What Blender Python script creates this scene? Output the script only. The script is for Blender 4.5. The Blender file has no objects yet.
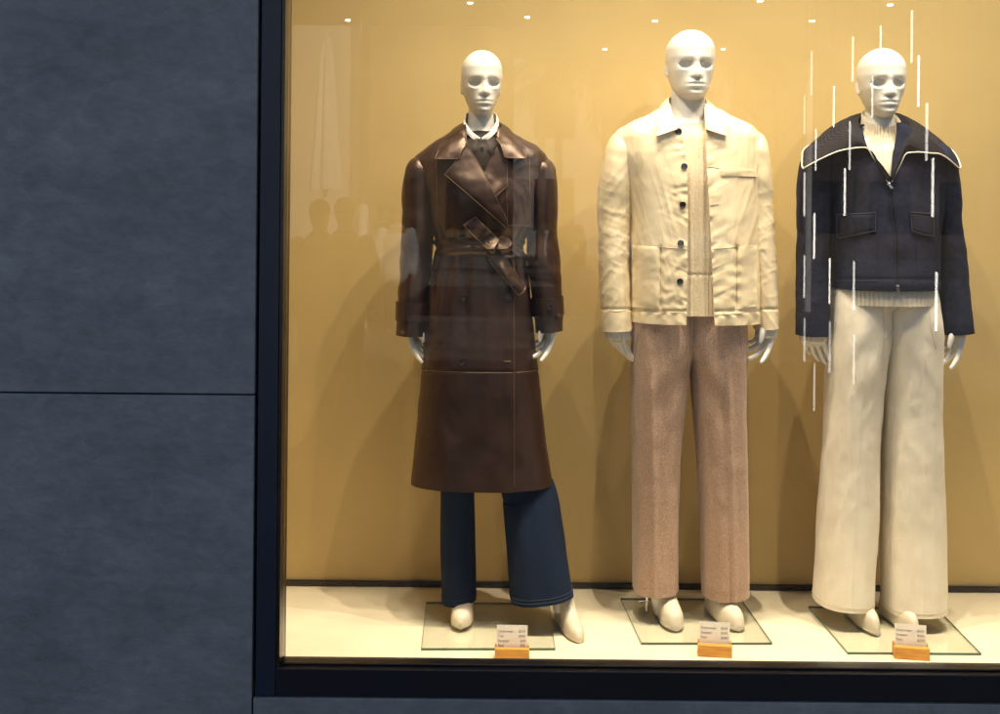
import bpy, bmesh, math, random
import numpy as np
from mathutils import Vector, Matrix
from mathutils.bvhtree import BVHTree
from mathutils.geometry import delaunay_2d_cdt

# ------------------------------------------------------------------ camera, sky, sun, exposure
scene = bpy.context.scene
COL = scene.collection
F, CX, HY, CAMY, CZ, ROLL = 1175.0, 500.0, 212.0, -3.38, 1.64, math.radians(0.55)
ZF = 0.35            # top of the display floor above the pavement
GY = -0.40           # plane of the window glass
WY = 0.66            # face of the display's back wall

cd = bpy.data.cameras.new("camera")
cam = bpy.data.objects.new("camera", cd)
COL.objects.link(cam)
cd.sensor_width = 36.0
cd.lens = F / 1000.0 * 36.0
cd.shift_y = -(357.0 - HY) / 1000.0
cd.clip_start, cd.clip_end = 0.05, 600.0
cam.matrix_world = Matrix.Translation((0, CAMY, CZ)) @ Matrix.Rotation(math.pi / 2, 4, 'X') @ Matrix.Rotation(ROLL, 4, 'Z')
scene.camera = cam

w = bpy.data.worlds.new("World")
scene.world = w
w.use_nodes = True
nt = w.node_tree
nt.nodes.clear()
sky = nt.nodes.new("ShaderNodeTexSky")
sky.sky_type = 'NISHITA'
sky.sun_disc = False
sky.sun_elevation = math.radians(38)
sky.sun_rotation = math.radians(18)
bg = nt.nodes.new("ShaderNodeBackground")
bg.inputs[1].default_value = 0.07
wo = nt.nodes.new("ShaderNodeOutputWorld")
nt.links.new(sky.outputs[0], bg.inputs[0])
nt.links.new(bg.outputs[0], wo.inputs[0])

sd = bpy.data.lights.new("sun", 'SUN')
sd.energy, sd.angle, sd.color = 4.0, math.radians(0.5), (1.0, 0.93, 0.82)
so = bpy.data.objects.new("sun", sd)
COL.objects.link(so)
# sun stands behind the shop: the shop front lies in its own building's shade
_se, _sr = math.radians(38), math.radians(18)
_d = Vector((math.sin(_sr) * math.cos(_se), math.cos(_sr) * math.cos(_se), math.sin(_se)))
so.rotation_euler = (-_d).to_track_quat('-Z', 'Y').to_euler()

vs = scene.view_settings
vs.view_transform, vs.look, vs.gamma, vs.exposure = 'Standard', 'None', 1.0, 0.75
vs.use_curve_mapping = False
scene.cycles.use_denoising = True
scene.cycles.max_bounces = 8
scene.cycles.transparent_max_bounces = 12
scene.cycles.caustics_reflective = False
scene.cycles.caustics_refractive = False
scene.cycles.sample_clamp_indirect = 4.0

SPOTW = 0.93
def spot(x, y, z, tx, ty, tz, energy, size=100, blend=0.8, radius=0.010, color=(1.0, 0.86, 0.63)):
    l = bpy.data.lights.new("display_spotlight", 'SPOT')
    l.energy, l.spot_size, l.spot_blend, l.shadow_soft_size, l.color = energy * SPOTW, math.radians(size), blend, radius, color
    o = bpy.data.objects.new("display_spotlight", l)
    COL.objects.link(o)
    o.location = (x, y, z)
    o.rotation_euler = (Vector((tx, ty, tz)) - Vector((x, y, z))).to_track_quat('-Z', 'Y').to_euler()
LZ, LY = 4.45, -0.28
for lx, e in ((-0.36, 70), (0.27, 150), (0.90, 140), (1.55, 120), (2.25, 110)):
    spot(lx, LY, LZ, lx, 0.40, 1.15, e, size=78)
# lower row added for coat highlights, out of view, aimed at the chests
for lx, e in ((-0.36, 11), (0.27, 23), (0.90, 18), (1.55, 16)):
    spot(lx, -0.33, 2.86, lx, 0.30, 1.35, e, size=88, blend=0.7)
# narrow spots added to brighten the floor along the glass
for lx in (-0.75, -0.2, 0.32, 0.9, 1.5, 2.1):
    spot(lx, -0.20, LZ, lx, -0.16, 0.35, 100, size=25, blend=0.5)

# ------------------------------------------------------------------ numbers and noise
CO, SI = math.cos(ROLL), math.sin(ROLL)
def W(px, py, y):
    """photo pixel + depth -> world point (arrays allowed)"""
    dx, dy = np.asarray(px, float) - CX, np.asarray(py, float) - HY
    u, v = CO * dx + SI * dy, -SI * dx + CO * dy
    D = np.asarray(y, float) - CAMY
    return np.stack([u * D / F, np.broadcast_to(np.asarray(y, float), np.shape(u)) + 0 * u, CZ - v * D / F], -1)
def WR(px, py, D):
    """a point seen as a reflection in the window, D metres from the lens by way of the glass"""
    p = W(px, py, D + CAMY)
    p[..., 1] = 2 * GY - p[..., 1]
    return p
def PX(P):
    """world -> photo pixel"""
    D = P[..., 1] - CAMY
    u, v = P[..., 0] * F / D, (CZ - P[..., 2]) * F / D
    return CX + CO * u - SI * v, HY + SI * u + CO * v

def pchip(xk, yk, x):
    xk, yk, x = np.asarray(xk, float), np.asarray(yk, float), np.asarray(x, float)
    h = np.diff(xk); d = np.diff(yk) / h
    m = np.zeros_like(yk)
    if len(xk) == 2:
        return np.interp(x, xk, yk)
    for i in range(1, len(xk) - 1):
        if d[i - 1] * d[i] > 0:
            w1, w2 = 2 * h[i] + h[i - 1], h[i] + 2 * h[i - 1]
            m[i] = (w1 + w2) / (w1 / d[i - 1] + w2 / d[i])
    m[0], m[-1] = d[0], d[-1]
    i = np.clip(np.searchsorted(xk, x) - 1, 0, len(xk) - 2)
    t = (x - xk[i]) / h[i]
    t2, t3 = t * t, t * t * t
    return (2*t3 - 3*t2 + 1) * yk[i] + (t3 - 2*t2 + t) * h[i] * m[i] + (-2*t3 + 3*t2) * yk[i+1] + (t3 - t2) * h[i] * m[i+1]

def _hash(i, j, k, s):
    h = (i * 374761393 + j * 668265263 + k * 1274126177 + s * 974634631) & 0xFFFFFFFF
    h = ((h ^ (h >> 13)) * 1274126177) & 0xFFFFFFFF
    h = (h ^ (h >> 16)) & 0xFFFFFF
    return h / float(0xFFFFFF) * 2 - 1
def vn(P, s=0):
    P = np.asarray(P, float)
    b = np.floor(P).astype(np.int64); f = P - b
    f = f * f * f * (f * (f * 6 - 15) + 10)
    r = 0
    for a in (0, 1):
        for c in (0, 1):
            for e in (0, 1):
                wgt = (f[..., 0] if a else 1 - f[..., 0]) * (f[..., 1] if c else 1 - f[..., 1]) * (f[..., 2] if e else 1 - f[..., 2])
                r = r + wgt * _hash(b[..., 0] + a, b[..., 1] + c, b[..., 2] + e, s)
    return r
def fbm(P, sc, octv=3, s=0, gain=0.5):
    P = np.asarray(P, float) * np.asarray(sc, float)
    r, a = 0, 1.0
    for o in range(octv):
        r = r + a * vn(P * (2.03 ** o) + 7.3 * o, s + o)
        a *= gain
    return r
def ridge(P, sc, octv=2, s=0):
    r, a = 0, 1.0
    P = np.asarray(P, float) * np.asarray(sc, float)
    for o in range(octv):
        n = 1 - np.abs(vn(P * (2.1 ** o) + 3.1 * o, s + o)) * 2.2
        r = r + a * np.clip(n, -0.4, 1) ** 1
        a *= 0.5
    return r
def sstep(a, b, x):
    t = np.clip((x - a) / (b - a), 0, 1)
    return t * t * (3 - 2 * t)

# ------------------------------------------------------------------ objects
def tag(o, label=None, cat=None, group=None, kind=None):
    if label: o['label'] = label
    if cat: o['category'] = cat
    if group: o['group'] = group
    if kind: o['kind'] = kind
    return o
def empty(name, loc, label, cat, group=None):
    o = bpy.data.objects.new(name, None)
    COL.objects.link(o)
    o.location = loc
    o.empty_display_size = 0.1
    return tag(o, label, cat, group)
def wloc(o):
    v = Vector((0, 0, 0))
    while o is not None:
        v = v + o.location
        o = o.parent
    return v

class Geo:
    def __init__(s):
        s.v, s.f, s.n = [], [], 0
    def add(s, V, faces):
        V = np.asarray(V, float).reshape(-1, 3)
        s.v.append(V)
        b = s.n
        s.f.extend([tuple(int(i) + b for i in f) for f in faces])
        s.n += len(V)
        return b
    def grid(s, P, cu=False, flip=False):
        nv, nu = P.shape[:2]
        b = s.n
        s.v.append(P.reshape(-1, 3)); s.n += nv * nu
        for j in range(nv - 1):
            for i in range(nu if cu else nu - 1):
                k = (i + 1) % nu
                q = (b + j*nu + i, b + j*nu + k, b + (j+1)*nu + k, b + (j+1)*nu + i)
                s.f.append(q[::-1] if flip else q)
        return b
    def fan(s, ring, c):
        n = len(ring)
        s.add(np.vstack([ring, c[None]]), [(i, (i + 1) % n, n) for i in range(n)])
    def closed_tube(s, P, hem0=None, hem1=None):
        """rows of closed rings; ends capped, or turned in by hem metres so the end reads hollow"""
        rows = [P]
        def inset(r, r2, depth):
            c = r.mean(0); d = (r2.mean(0) - c); d = d / (np.linalg.norm(d) + 1e-9)
            rr = np.linalg.norm(r - c, axis=1, keepdims=True)
            a = c + (r - c) * (1 - 0.004 / np.maximum(rr, 0.012))
            return a, a + d * depth
        top, bot = P[0], P[-1]
        if hem0:
            a, b2 = inset(P[0], P[1], hem0); rows.insert(0, np.stack([b2, a])); top = b2
        if hem1:
            a, b2 = inset(P[-1], P[-2], hem1); rows.append(np.stack([a, b2])); bot = b2
        s.grid(np.concatenate(rows, 0), True)
        s.fan(top, top.mean(0)); s.fan(bot, bot.mean(0))
    def shell(s, P, N, t):
        """open sheet given thickness t inward"""
        nv, nu = P.shape[:2]
        Q = P - N * t
        b1 = s.grid(P); b2 = s.grid(Q, flip=True)
        ix = lambda b, j, i: b + j * nu + i
        for i in range(nu - 1):
            s.f.append((ix(b1, 0, i), ix(b2, 0, i), ix(b2, 0, i+1), ix(b1, 0, i+1)))
            s.f.append((ix(b1, nv-1, i+1), ix(b2, nv-1, i+1), ix(b2, nv-1, i), ix(b1, nv-1, i)))
        for j in range(nv - 1):
            s.f.append((ix(b1, j+1, 0), ix(b2, j+1, 0), ix(b2, j, 0), ix(b1, j, 0)))
            s.f.append((ix(b1, j, nu-1), ix(b2, j, nu-1), ix(b2, j+1, nu-1), ix(b1, j+1, nu-1)))
    def box(s, x0, x1, y0, y1, z0, z1):
        V = [(x, y, z) for x in (x0, x1) for y in (y0, y1) for z in (z0, z1)]
        s.add(V, [(0,1,3,2),(4,6,7,5),(0,4,5,1),(2,3,7,6),(0,2,6,4),(1,5,7,3)])
        return s
    def bvh(s):
        V = np.concatenate(s.v)
        return BVHTree.FromPolygons([tuple(p) for p in V], s.f)
    def mesh(s, name, off=(0, 0, 0), smooth=True, fix=True):
        V = np.concatenate(s.v) - np.asarray(off, float)
        me = bpy.data.meshes.new(name)
        me.from_pydata(V.tolist(), [], s.f)
        if fix:
            bm = bmesh.new(); bm.from_mesh(me)
            bmesh.ops.recalc_face_normals(bm, faces=bm.faces)
            bm.to_mesh(me); bm.free()
        if smooth:
            me.polygons.foreach_set('use_smooth', [True] * len(me.polygons))
        return me
    def build(s, name, mat, parent=None, smooth=True, bevel=0, sharp=40, fix=True, loc=None):
        off = wloc(parent) if parent else Vector(loc or (0, 0, 0))
        me = s.mesh(name, off, smooth, fix)
        o = bpy.data.objects.new(name, me)
        COL.objects.link(o)
        if mat: me.materials.append(mat)
        if parent: o.parent = parent
        else: o.location = off
        if smooth and sharp:
            try: me.set_sharp_from_angle(angle=math.radians(sharp))
            except Exception: pass
        if bevel:
            b = o.modifiers.new("bevel", 'BEVEL'); b.width = bevel; b.segments = 2; b.limit_method = 'ANGLE'
        return o
def boxobj(name, mat, parent, x0, x1, y0, y1, z0, z1, bevel=0.0, loc=None):
    return Geo().box(x0, x1, y0, y1, z0, z1).build(name, mat, parent, smooth=False, bevel=bevel, loc=loc)

# ------------------------------------------------------------------ materials
def mat(name, col, rough=0.6, spec=0.5, var=0.0, vscale=8.0, bump=0.0, bscale=60.0, col2=None, stretch=(1,1,1), metal=0.0,
        sheen=0.0, detail=4.0, emit=None, estr=0.0, rvar=0.0, coat=0.0, bump2=0.0, b2scale=300.0, contrast=(0.35, 0.65), nrough=0.5, tint=None):
    m = bpy.data.materials.new(name); m.use_nodes = True
    n = m.node_tree; p = n.nodes["Principled BSDF"]
    c4 = lambda c: (c[0], c[1], c[2], 1)
    p.inputs["Base Color"].default_value = c4(col)
    p.inputs["Roughness"].default_value = rough
    p.inputs["Specular IOR Level"].default_value = spec
    p.inputs["Metallic"].default_value = metal
    if tint: p.inputs["Specular Tint"].default_value = c4(tint)
    if sheen: p.inputs["Sheen Weight"].default_value = sheen
    if coat: p.inputs["Coat Weight"].default_value = coat
    if emit:
        p.inputs["Emission Color"].default_value = c4(emit); p.inputs["Emission Strength"].default_value = estr
    tc = n.nodes.new("ShaderNodeTexCoord"); mp = n.nodes.new("ShaderNodeMapping")
    mp.inputs["Scale"].default_value = stretch
    n.links.new(tc.outputs["Object"], mp.inputs[0])
    if var or col2:
        t = n.nodes.new("ShaderNodeTexNoise"); t.inputs["Scale"].default_value = vscale; t.inputs["Detail"].default_value = detail; t.inputs["Roughness"].default_value = nrough
        n.links.new(mp.outputs[0], t.inputs["Vector"])
        r = n.nodes.new("ShaderNodeValToRGB")
        lo = col2 if col2 else tuple(max(0, x * (1 - var)) for x in col)
        hi = col if col2 else tuple(min(1, x * (1 + var)) for x in col)
        r.color_ramp.elements[0].position, r.color_ramp.elements[1].position = contrast
        r.color_ramp.elements[0].color, r.color_ramp.elements[1].color = c4(lo), c4(hi)
        n.links.new(t.outputs[0], r.inputs[0]); n.links.new(r.outputs[0], p.inputs["Base Color"])
        if rvar:
            mr = n.nodes.new("ShaderNodeMapRange"); mr.inputs[3].default_value = rough - rvar; mr.inputs[4].default_value = rough + rvar
            n.links.new(t.outputs[0], mr.inputs[0]); n.links.new(mr.outputs[0], p.inputs["Roughness"])
    prev = None
    for st, sc in ((bump, bscale), (bump2, b2scale)):
        if st:
            t = n.nodes.new("ShaderNodeTexNoise"); t.inputs["Scale"].default_value = sc; t.inputs["Detail"].default_value = 5
            n.links.new(mp.outputs[0], t.inputs["Vector"])
            b = n.nodes.new("ShaderNodeBump"); b.inputs["Strength"].default_value = st; b.inputs["Distance"].default_value = 0.02 if sc < 30 else 0.004
            n.links.new(t.outputs[0], b.inputs["Height"])
            if prev: n.links.new(prev.outputs[0], b.inputs["Normal"])
            n.links.new(b.outputs[0], p.inputs["Normal"]); prev = b
    return m
# ------------------------------------------------------------------ the setting
M = {}
M['slab'] = mat("slate_cladding", (0.345, 0.36, 0.385), 0.62, 0.4, col2=(0.205, 0.216, 0.238), vscale=2.4, stretch=(1, 1, 1.7), detail=9, bump=0.25, bscale=22, bump2=0.15, b2scale=160, rvar=0.1, contrast=(0.30, 0.72), nrough=0.68)
_n = M['slab'].node_tree; _p = _n.nodes["Principled BSDF"]; _src = _p.inputs["Base Color"].links[0].from_socket
_t = _n.nodes.new("ShaderNodeTexNoise"); _t.inputs["Scale"].default_value = 15; _t.inputs["Detail"].default_value = 8; _t.inputs["Distortion"].default_value = 0.7; _t.inputs["Roughness"].default_value = 0.62
_m = _n.nodes.new("ShaderNodeMapping"); _m.inputs["Scale"].default_value = (1, 1, 1.5); _c = _n.nodes.new("ShaderNodeTexCoord"); _n.links.new(_c.outputs["Object"], _m.inputs[0]); _n.links.new(_m.outputs[0], _t.inputs["Vector"])
_r = _n.nodes.new("ShaderNodeValToRGB"); _r.color_ramp.elements[0].position = .3; _r.color_ramp.elements[1].position = .75
_r.color_ramp.elements[0].color = (.80, .79, .80, 1); _r.color_ramp.elements[1].color = (1.10, 1.12, 1.13, 1)
_x = _n.nodes.new("ShaderNodeMixRGB"); _x.blend_type = 'MULTIPLY'; _x.inputs[0].default_value = 1.0
_n.links.new(_src, _x.inputs[1]); _n.links.new(_t.outputs[0], _r.inputs[0]); _n.links.new(_r.outputs[0], _x.inputs[2]); _n.links.new(_x.outputs[0], _p.inputs["Base Color"])
M['frame'] = mat("navy_frame_metal", (0.013, 0.024, 0.05), 0.42, 0.5, var=0.15, vscale=5, bump=0.03, bscale=200)
M['rail'] = mat("black_rail_metal", (0.006, 0.009, 0.018), 0.4, 0.5, var=0.15, vscale=5)
M['gasket'] = mat("dark_bronze_trim", (0.03, 0.02, 0.016), 0.3, 0.6, var=0.3, vscale=14, bump=0.2, bscale=40)
M['core'] = mat("building_render", (0.12, 0.125, 0.135), 0.8, var=0.15, vscale=1.5)
M['wall'] = mat("ochre_wall_paint", (0.55, 0.40, 0.17), 0.5, 0.35, var=0.035, vscale=3, bump=0.05, bscale=140)
M['floor'] = mat("cream_floor_paint", (0.80, 0.72, 0.54), 0.38, 0.4, var=0.05, vscale=6, bump=0.05, bscale=40, rvar=0.08)
M['ceil'] = mat("cream_ceiling_paint", (0.5, 0.42, 0.28), 0.7, var=0.05)
M['base'] = mat("dark_skirting", (0.022, 0.014, 0.012), 0.25, 0.6, var=0.2, vscale=12)

ex = lambda px, y: float(W(px, 350, y)[0])     # world x of a frame edge
ez = lambda py, y: float(W(600, py, y)[2])
FRY = GY - 0.055                               # outer face of the window frame
xp = ex(256.0, FRY)                            # right edge of the cladding
xm = ex(279.5, FRY)                            # inner edge of the upright
z_rt, z_rb = ez(668.0, GY - 0.03), ez(699.5, FRY)    # bottom rail
z_j = float(W(130, 393.5, FRY)[2])             # joint between the cladding slabs

bld = empty("shop_building", (xp, GY, 0), "shop building clad in large dark slate-blue slabs left of and around the display window", "building")
def clad(x0, x1, z0, z1):
    return boxobj("cladding_slab", M['slab'], bld, x0, x1, FRY - 0.004, FRY + 0.05, z0, z1, bevel=0.002)
g = 0.0022
clad(-2.2, xp - g, z_j + g, 4.35); clad(-2.2, xp - g, 0.02, z_j - g)
clad(-4.4, -2.2 - 2*g, z_j + g, 4.35); clad(-4.4, -2.2 - 2*g, 0.02, z_j - g)
for k in range(4):
    clad(-4.4 + 2.9*k, -4.4 + 2.9*k + 2.894, 4.356, 6.3)
    clad(-4.4 + 2.9*k, -4.4 + 2.9*k + 2.894, 6.306, 8.2)
clad(xp + g, 4.2, 0.02, z_rb - g); clad(4.206, 7.2, 0.02, 4.35)
c = Geo()
c.box(-4.4, -1.06, FRY + 0.052, 7.5, 0, 8.2); c.box(4.3, 7.2, FRY + 0.052, 7.5, 0, 8.2)
c.box(-1.058, 4.298, FRY + 0.054, 7.5, 4.65, 8.2); c.box(-1.058, 4.298, 0.92, 7.5, 0, 4.645)
c.box(-1.058, 4.298, FRY + 0.054, 0.918, 0.0, ZF - 0.15)
c.box(-1.058, xp + 0.004, FRY + 0.053, GY + 0.055, 0.0, 4.34)
c.build("structural_wall", M['core'], bld, smooth=False)

win = empty("display_window", (xm, GY, z_rb), "tall clear shop window in a navy metal frame in front of the three mannequins", "shop window")
boxobj("frame_upright", M['frame'], win, xp + 0.006, xm - 0.0035, FRY, GY + 0.05, z_rb, 4.348, bevel=0.002)
boxobj("inner_bead", M['gasket'], win, xm - 0.003, xm + 0.006, FRY + 0.006, GY + 0.04, z_rb + 0.01, 4.344, bevel=0.001)
boxobj("frame_upright", M['frame'], win, 4.10, 4.19, FRY, GY + 0.05, z_rb, 4.348, bevel=0.002)
boxobj("bottom_rail", M['rail'], win, xm - 0.003, 4.096, FRY + 0.001, GY + 0.03, z_rb + 0.001, z_rt, bevel=0.002)
boxobj("sill_bead", M['gasket'], win, xm + 0.007, 4.09, GY - 0.03, GY + 0.004, z_rt + 0.001, ez(661.0, GY), bevel=0.002)
boxobj("top_rail", M['frame'], win, xm + 0.007, 4.096, FRY + 0.001, GY + 0.05, 4.26, 4.346, bevel=0.002)
gm = bpy.data.materials.new("window_glass"); gm.use_nodes = True
n = gm.node_tree; n.nodes.clear()
o_ = n.nodes.new("ShaderNodeOutputMaterial"); mx = n.nodes.new("ShaderNodeMixShader"); tr = n.nodes.new("ShaderNodeBsdfTransparent"); gl = n.nodes.new("ShaderNodeBsdfGlossy")
gl.inputs["Roughness"].default_value = 0.0; gl.inputs["Color"].default_value = (1, 1, 1, 1); tr.inputs["Color"].default_value = (0.985, 0.99, 0.985, 1)
lw = n.nodes.new("ShaderNodeLayerWeight"); pw = n.nodes.new("ShaderNodeMath"); pw.operation = 'POWER'; pw.inputs[1].default_value = 5
ma = n.nodes.new("ShaderNodeMath"); ma.operation = 'MULTIPLY_ADD'; ma.inputs[1].default_value = 0.95; ma.inputs[2].default_value = 0.030
n.links.new(lw.outputs["Facing"], pw.inputs[0]); n.links.new(pw.outputs[0], ma.inputs[0]); n.links.new(ma.outputs[0], mx.inputs[0])
n.links.new(tr.outputs[0], mx.inputs[1]); n.links.new(gl.outputs[0], mx.inputs[2]); n.links.new(mx.outputs[0], o_.inputs[0])
boxobj("glass_pane", gm, win, xm + 0.0065, 4.095, GY - 0.004, GY + 0.004, ez(661.0, GY) + 0.0005, 4.259)

# display box
SX0, SX1, CZT = -0.96, 4.14, 4.60
tag(boxobj("floor", M['floor'], None, SX0, SX1, GY + 0.055, WY + 0.1, ZF - 0.14, ZF), kind='structure')
tag(boxobj("wall", M['wall'], None, SX0, SX1, WY, WY + 0.08, ZF + 0.001, CZT), kind='structure')
tag(boxobj("wall", M['wall'], None, SX0 - 0.08, SX0 - 0.001, GY + 0.06, WY + 0.08, ZF - 0.14, CZT), kind='structure')
tag(boxobj("wall", M['wall'], None, SX1 + 0.001, SX1 + 0.08, GY + 0.06, WY + 0.08, ZF - 0.14, CZT), kind='structure')
tag(boxobj("ceiling", M['ceil'], None, SX0 - 0.08, SX1 + 0.08, GY + 0.005, WY + 0.08, CZT + 0.001, CZT + 0.04), kind='structure')
tag(boxobj("baseboard", M['base'], None, SX0 + 0.002, SX1 - 0.002, WY - 0.012, WY - 0.001, ZF + 0.001, ZF + 0.021, bevel=0.003), kind='structure')
# ------------------------------------------------------------------ cloth and body builders
def spow(c, e): return np.sign(c) * np.abs(c) ** e
def normals(P, cu):
    if cu: du = np.roll(P, -1, 1) - np.roll(P, 1, 1)
    else: du = np.gradient(P, axis=1)
    dv = np.gradient(P, axis=0)
    N = np.cross(du, dv)
    N /= np.linalg.norm(N, axis=2, keepdims=True) + 1e-12
    c = P.mean(1, keepdims=True)
    if np.sum(N * (P - c)) < 0: N = -N
    return N
def tube(rows, nu=96, step=0.005, n=2.3, flat=False, gap=None, disp=None, nv=None, warp=None):
    """rows: (px, py, y, half width px, front depth, back depth) from top to bottom.
    Rings of superellipses; gap(py)->(xl, xr) px opens the front between two edges."""
    R = np.array(rows, float)
    K = W(R[:, 0], R[:, 1], R[:, 2])
    s = np.concatenate([[0], np.cumsum(np.linalg.norm(np.diff(K, axis=0), axis=1))])
    if nv is None: nv = max(4, int(s[-1] / step) + 1)
    t = np.linspace(0, s[-1], nv)
    C = np.stack([pchip(s, K[:, i], t) for i in range(3)], -1)
    hw = pchip(s, R[:, 3] * (R[:, 2] - CAMY) / F, t)
    df = pchip(s, R[:, 4], t); db = pchip(s, R[:, 5] if R.shape[1] > 5 else R[:, 4], t)
    if flat:
        A = np.tile([1.0, 0, 0], (nv, 1))
    else:
        T = np.gradient(C, axis=0); T[:, 1] = 0
        T /= np.linalg.norm(T, axis=1, keepdims=True)
        A = np.stack([-T[:, 2], 0 * T[:, 0], T[:, 0]], -1)
    B = np.array([0, 1.0, 0])
    if gap is None:
        ph = np.tile(-np.pi / 2 + np.arange(nu) * 2 * np.pi / nu, (nv, 1)); cu = True
    else:
        pxs, pys = PX(C - B * df[:, None])
        ph = np.zeros((nv, nu)); cu = False
        for j in range(nv):
            yy = C[j, 1] - df[j]
            xl, xr = gap(pys[j])
            wl = float(W(xl, pys[j], yy)[0] - C[j, 0]) / hw[j]; wr = float(W(xr, pys[j], yy)[0] - C[j, 0]) / hw[j]
            cl, cr = [float(spow(np.clip(v, -0.99, 0.99), n / 2)) for v in (wl, wr)]
            a0, a1 = -math.acos(cr), 2 * np.pi - math.acos(cl)
            ph[j] = np.linspace(a0, a1, nu)
    x = spow(np.cos(ph), 2 / n) * hw[:, None]
    y = spow(np.sin(ph), 2 / n)
    y = np.where(y > 0, y * db[:, None], y * df[:, None])
    P = C[:, None, :] + A[:, None, :] * x[..., None] + B * y[..., None]
    if warp is not None: P = warp(P, C)
    N = normals(P, cu)
    if disp is not None:
        d = disp(P, N, ph, np.tile((t / s[-1])[:, None], (1, P.shape[1])))
        P = P + N * d[..., None]
        N = normals(P, cu)
    return P, N, cu

CAMP = Vector((0, CAMY, CZ))
def cast(px, py, bvhs):
    """where the sight line through a photo pixel meets a cloth surface"""
    p = W(px, py, 0.3); d = (Vector(p) - CAMP).normalized()
    best, bn = None, None
    for b in bvhs:
        h = b.ray_cast(CAMP, d, 12)
        if h[0] is not None and (best is None or h[3] < best): best, bn = h[3], h[1]
    return d, best, bn
def resample(poly, step, closed=True):
    P = np.array(poly, float); out = []
    m = len(P) if closed else len(P) - 1
    for i in range(m):
        a, b = P[i], P[(i + 1) % len(P)]
        k = max(1, int(np.linalg.norm(b - a) / step))
        for q in range(k): out.append(a + (b - a) * q / k)
    if not closed: out.append(P[-1])
    return np.array(out)
def smooth_poly(poly, it=1):
    P = [np.array(p, float) for p in poly]
    for _ in range(it):
        Q = []
        for i in range(len(P)):
            a, b = P[i], P[(i + 1) % len(P)]
            Q += [a * 0.8 + b * 0.2, a * 0.2 + b * 0.8]
        P = Q
    return P
def patch(g, poly, bvhs, off=0.004, thick=0.004, step=2.2, edge=2.0, smooth=6, wr=0.0, seed=0, lift=None):
    """a cut piece of cloth of real thickness laid on the garment: outline in photo pixels, laid where the sight lines meet the cloth"""
    bd = resample(poly, step)
    nb = len(bd)
    x0, y0 = bd.min(0); x1, y1 = bd.max(0)
    pts = [Vector(p) for p in bd]
    E = [(i, (i + 1) % nb) for i in range(nb)]
    rng = random.Random(seed)
    yy, row = y0 + step * 0.5, 0
    def dist(p):
        a = bd; b = np.roll(bd, -1, 0); ab = b - a
        t = np.clip(((p - a) * ab).sum(1) / ((ab * ab).sum(1) + 1e-9), 0, 1)
        return np.sqrt((((a + ab * t[:, None]) - p) ** 2).sum(1)).min()
    def inside(p):
        a = bd; b = np.roll(bd, -1, 0)
        c = (a[:, 1] > p[1]) != (b[:, 1] > p[1])
        xi = a[:, 0] + (p[1] - a[:, 1]) / np.where(b[:, 1] == a[:, 1], 1e-9, b[:, 1] - a[:, 1]) * (b[:, 0] - a[:, 0])
        return np.sum(c & (p[0] < xi)) % 2 == 1
    while yy < y1:
        xx = x0 + (step * 0.5 if row % 2 else 0)
        while xx < x1:
            p = np.array((xx, yy))
            if dist(p) > step * 0.6 and inside(p): pts.append(Vector(p))
            xx += step
        yy += step * 0.87; row += 1
    vs_, es_, fs_, *_ = delaunay_2d_cdt(pts, E, [tuple(range(nb))], 1, 1e-5)
    n = len(vs_)
    dep = np.full(n, np.nan); dirs = np.zeros((n, 3)); Q = np.array([tuple(v) for v in vs_])
    for i in range(n):
        d, t, _n = cast(Q[i, 0], Q[i, 1], bvhs)
        dirs[i] = d
        if t is not None: dep[i] = t
    bad = np.isnan(dep)
    if bad.all(): dep[:] = 3.7; bad[:] = False
    if bad.any():
        good = np.where(~bad)[0]
        for i in np.where(bad)[0]:
            j = good[np.argmin(((Q[good] - Q[i]) ** 2).sum(1))]
            dep[i] = dep[j]
    nbr = [set() for _ in range(n)]
    for f in fs_:
        for a in range(len(f)):
            nbr[f[a]].add(f[(a+1) % len(f)]); nbr[f[(a+1) % len(f)]].add(f[a])
    nbr = [list(s) or [i] for i, s in enumerate(nbr)]
    base = dep.copy()
    for _ in range(smooth):
        dep = np.array([0.4 * dep[i] + 0.6 * dep[nbr[i]].mean() for i in range(n)])
        dep = np.minimum(dep, base + 0.0015)
    ds = np.array([dist(q) for q in Q])
    prof = 1 - np.exp(-(ds / edge) ** 1.2)
    o = off + (thick * 0.5) * prof
    if wr: o = o + wr * fbm(np.c_[Q * 0.06, np.full(n, seed * 3.7)], 1.0, 3, seed)
    if lift is not None: o = o + np.array([lift(*q) for q in Q])
    cp = np.array(CAMP)
    Fr = cp + dirs * (dep - o)[:, None]
    Bk = cp + dirs * (dep - o + thick)[:, None]
    b = g.add(np.vstack([Fr, Bk]), [])
    cnt = {}
    for f in fs_:
        f = list(f)
        g.f.append(tuple(b + i for i in f)); g.f.append(tuple(b + n + i for i in f[::-1]))
        for a in range(len(f)):
            e = (f[a], f[(a+1) % len(f)]); k = (min(e), max(e))
            cnt.setdefault(k, []).append(e)
    for k, es in cnt.items():
        if len(es) == 1:
            i, j = es[0]
            g.f.append((b + j, b + i, b + n + i, b + n + j))
    g.rim = Fr[:nb].copy()
    return g
def seam(g, line, bvhs, r=0.0012, off=0.0004, step=2.0, closed=False):
    """a stitched line or piping laid on the cloth"""
    L = resample(line, step, closed)
    pts = []
    for p in L:
        d, t, _n = cast(p[0], p[1], bvhs)
        if t is None: continue
        pts.append(np.array(CAMP + d * (t - off)))
    if len(pts) < 2: return
    cord(g, np.array(pts), r)
def seams(name, m, parent, lines, bvhs, r=0.0012, off=0.0004):
    for ln in lines:
        g = Geo(); seam(g, ln, bvhs, r, off)
        if g.n: g.build(name, m, parent)
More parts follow.
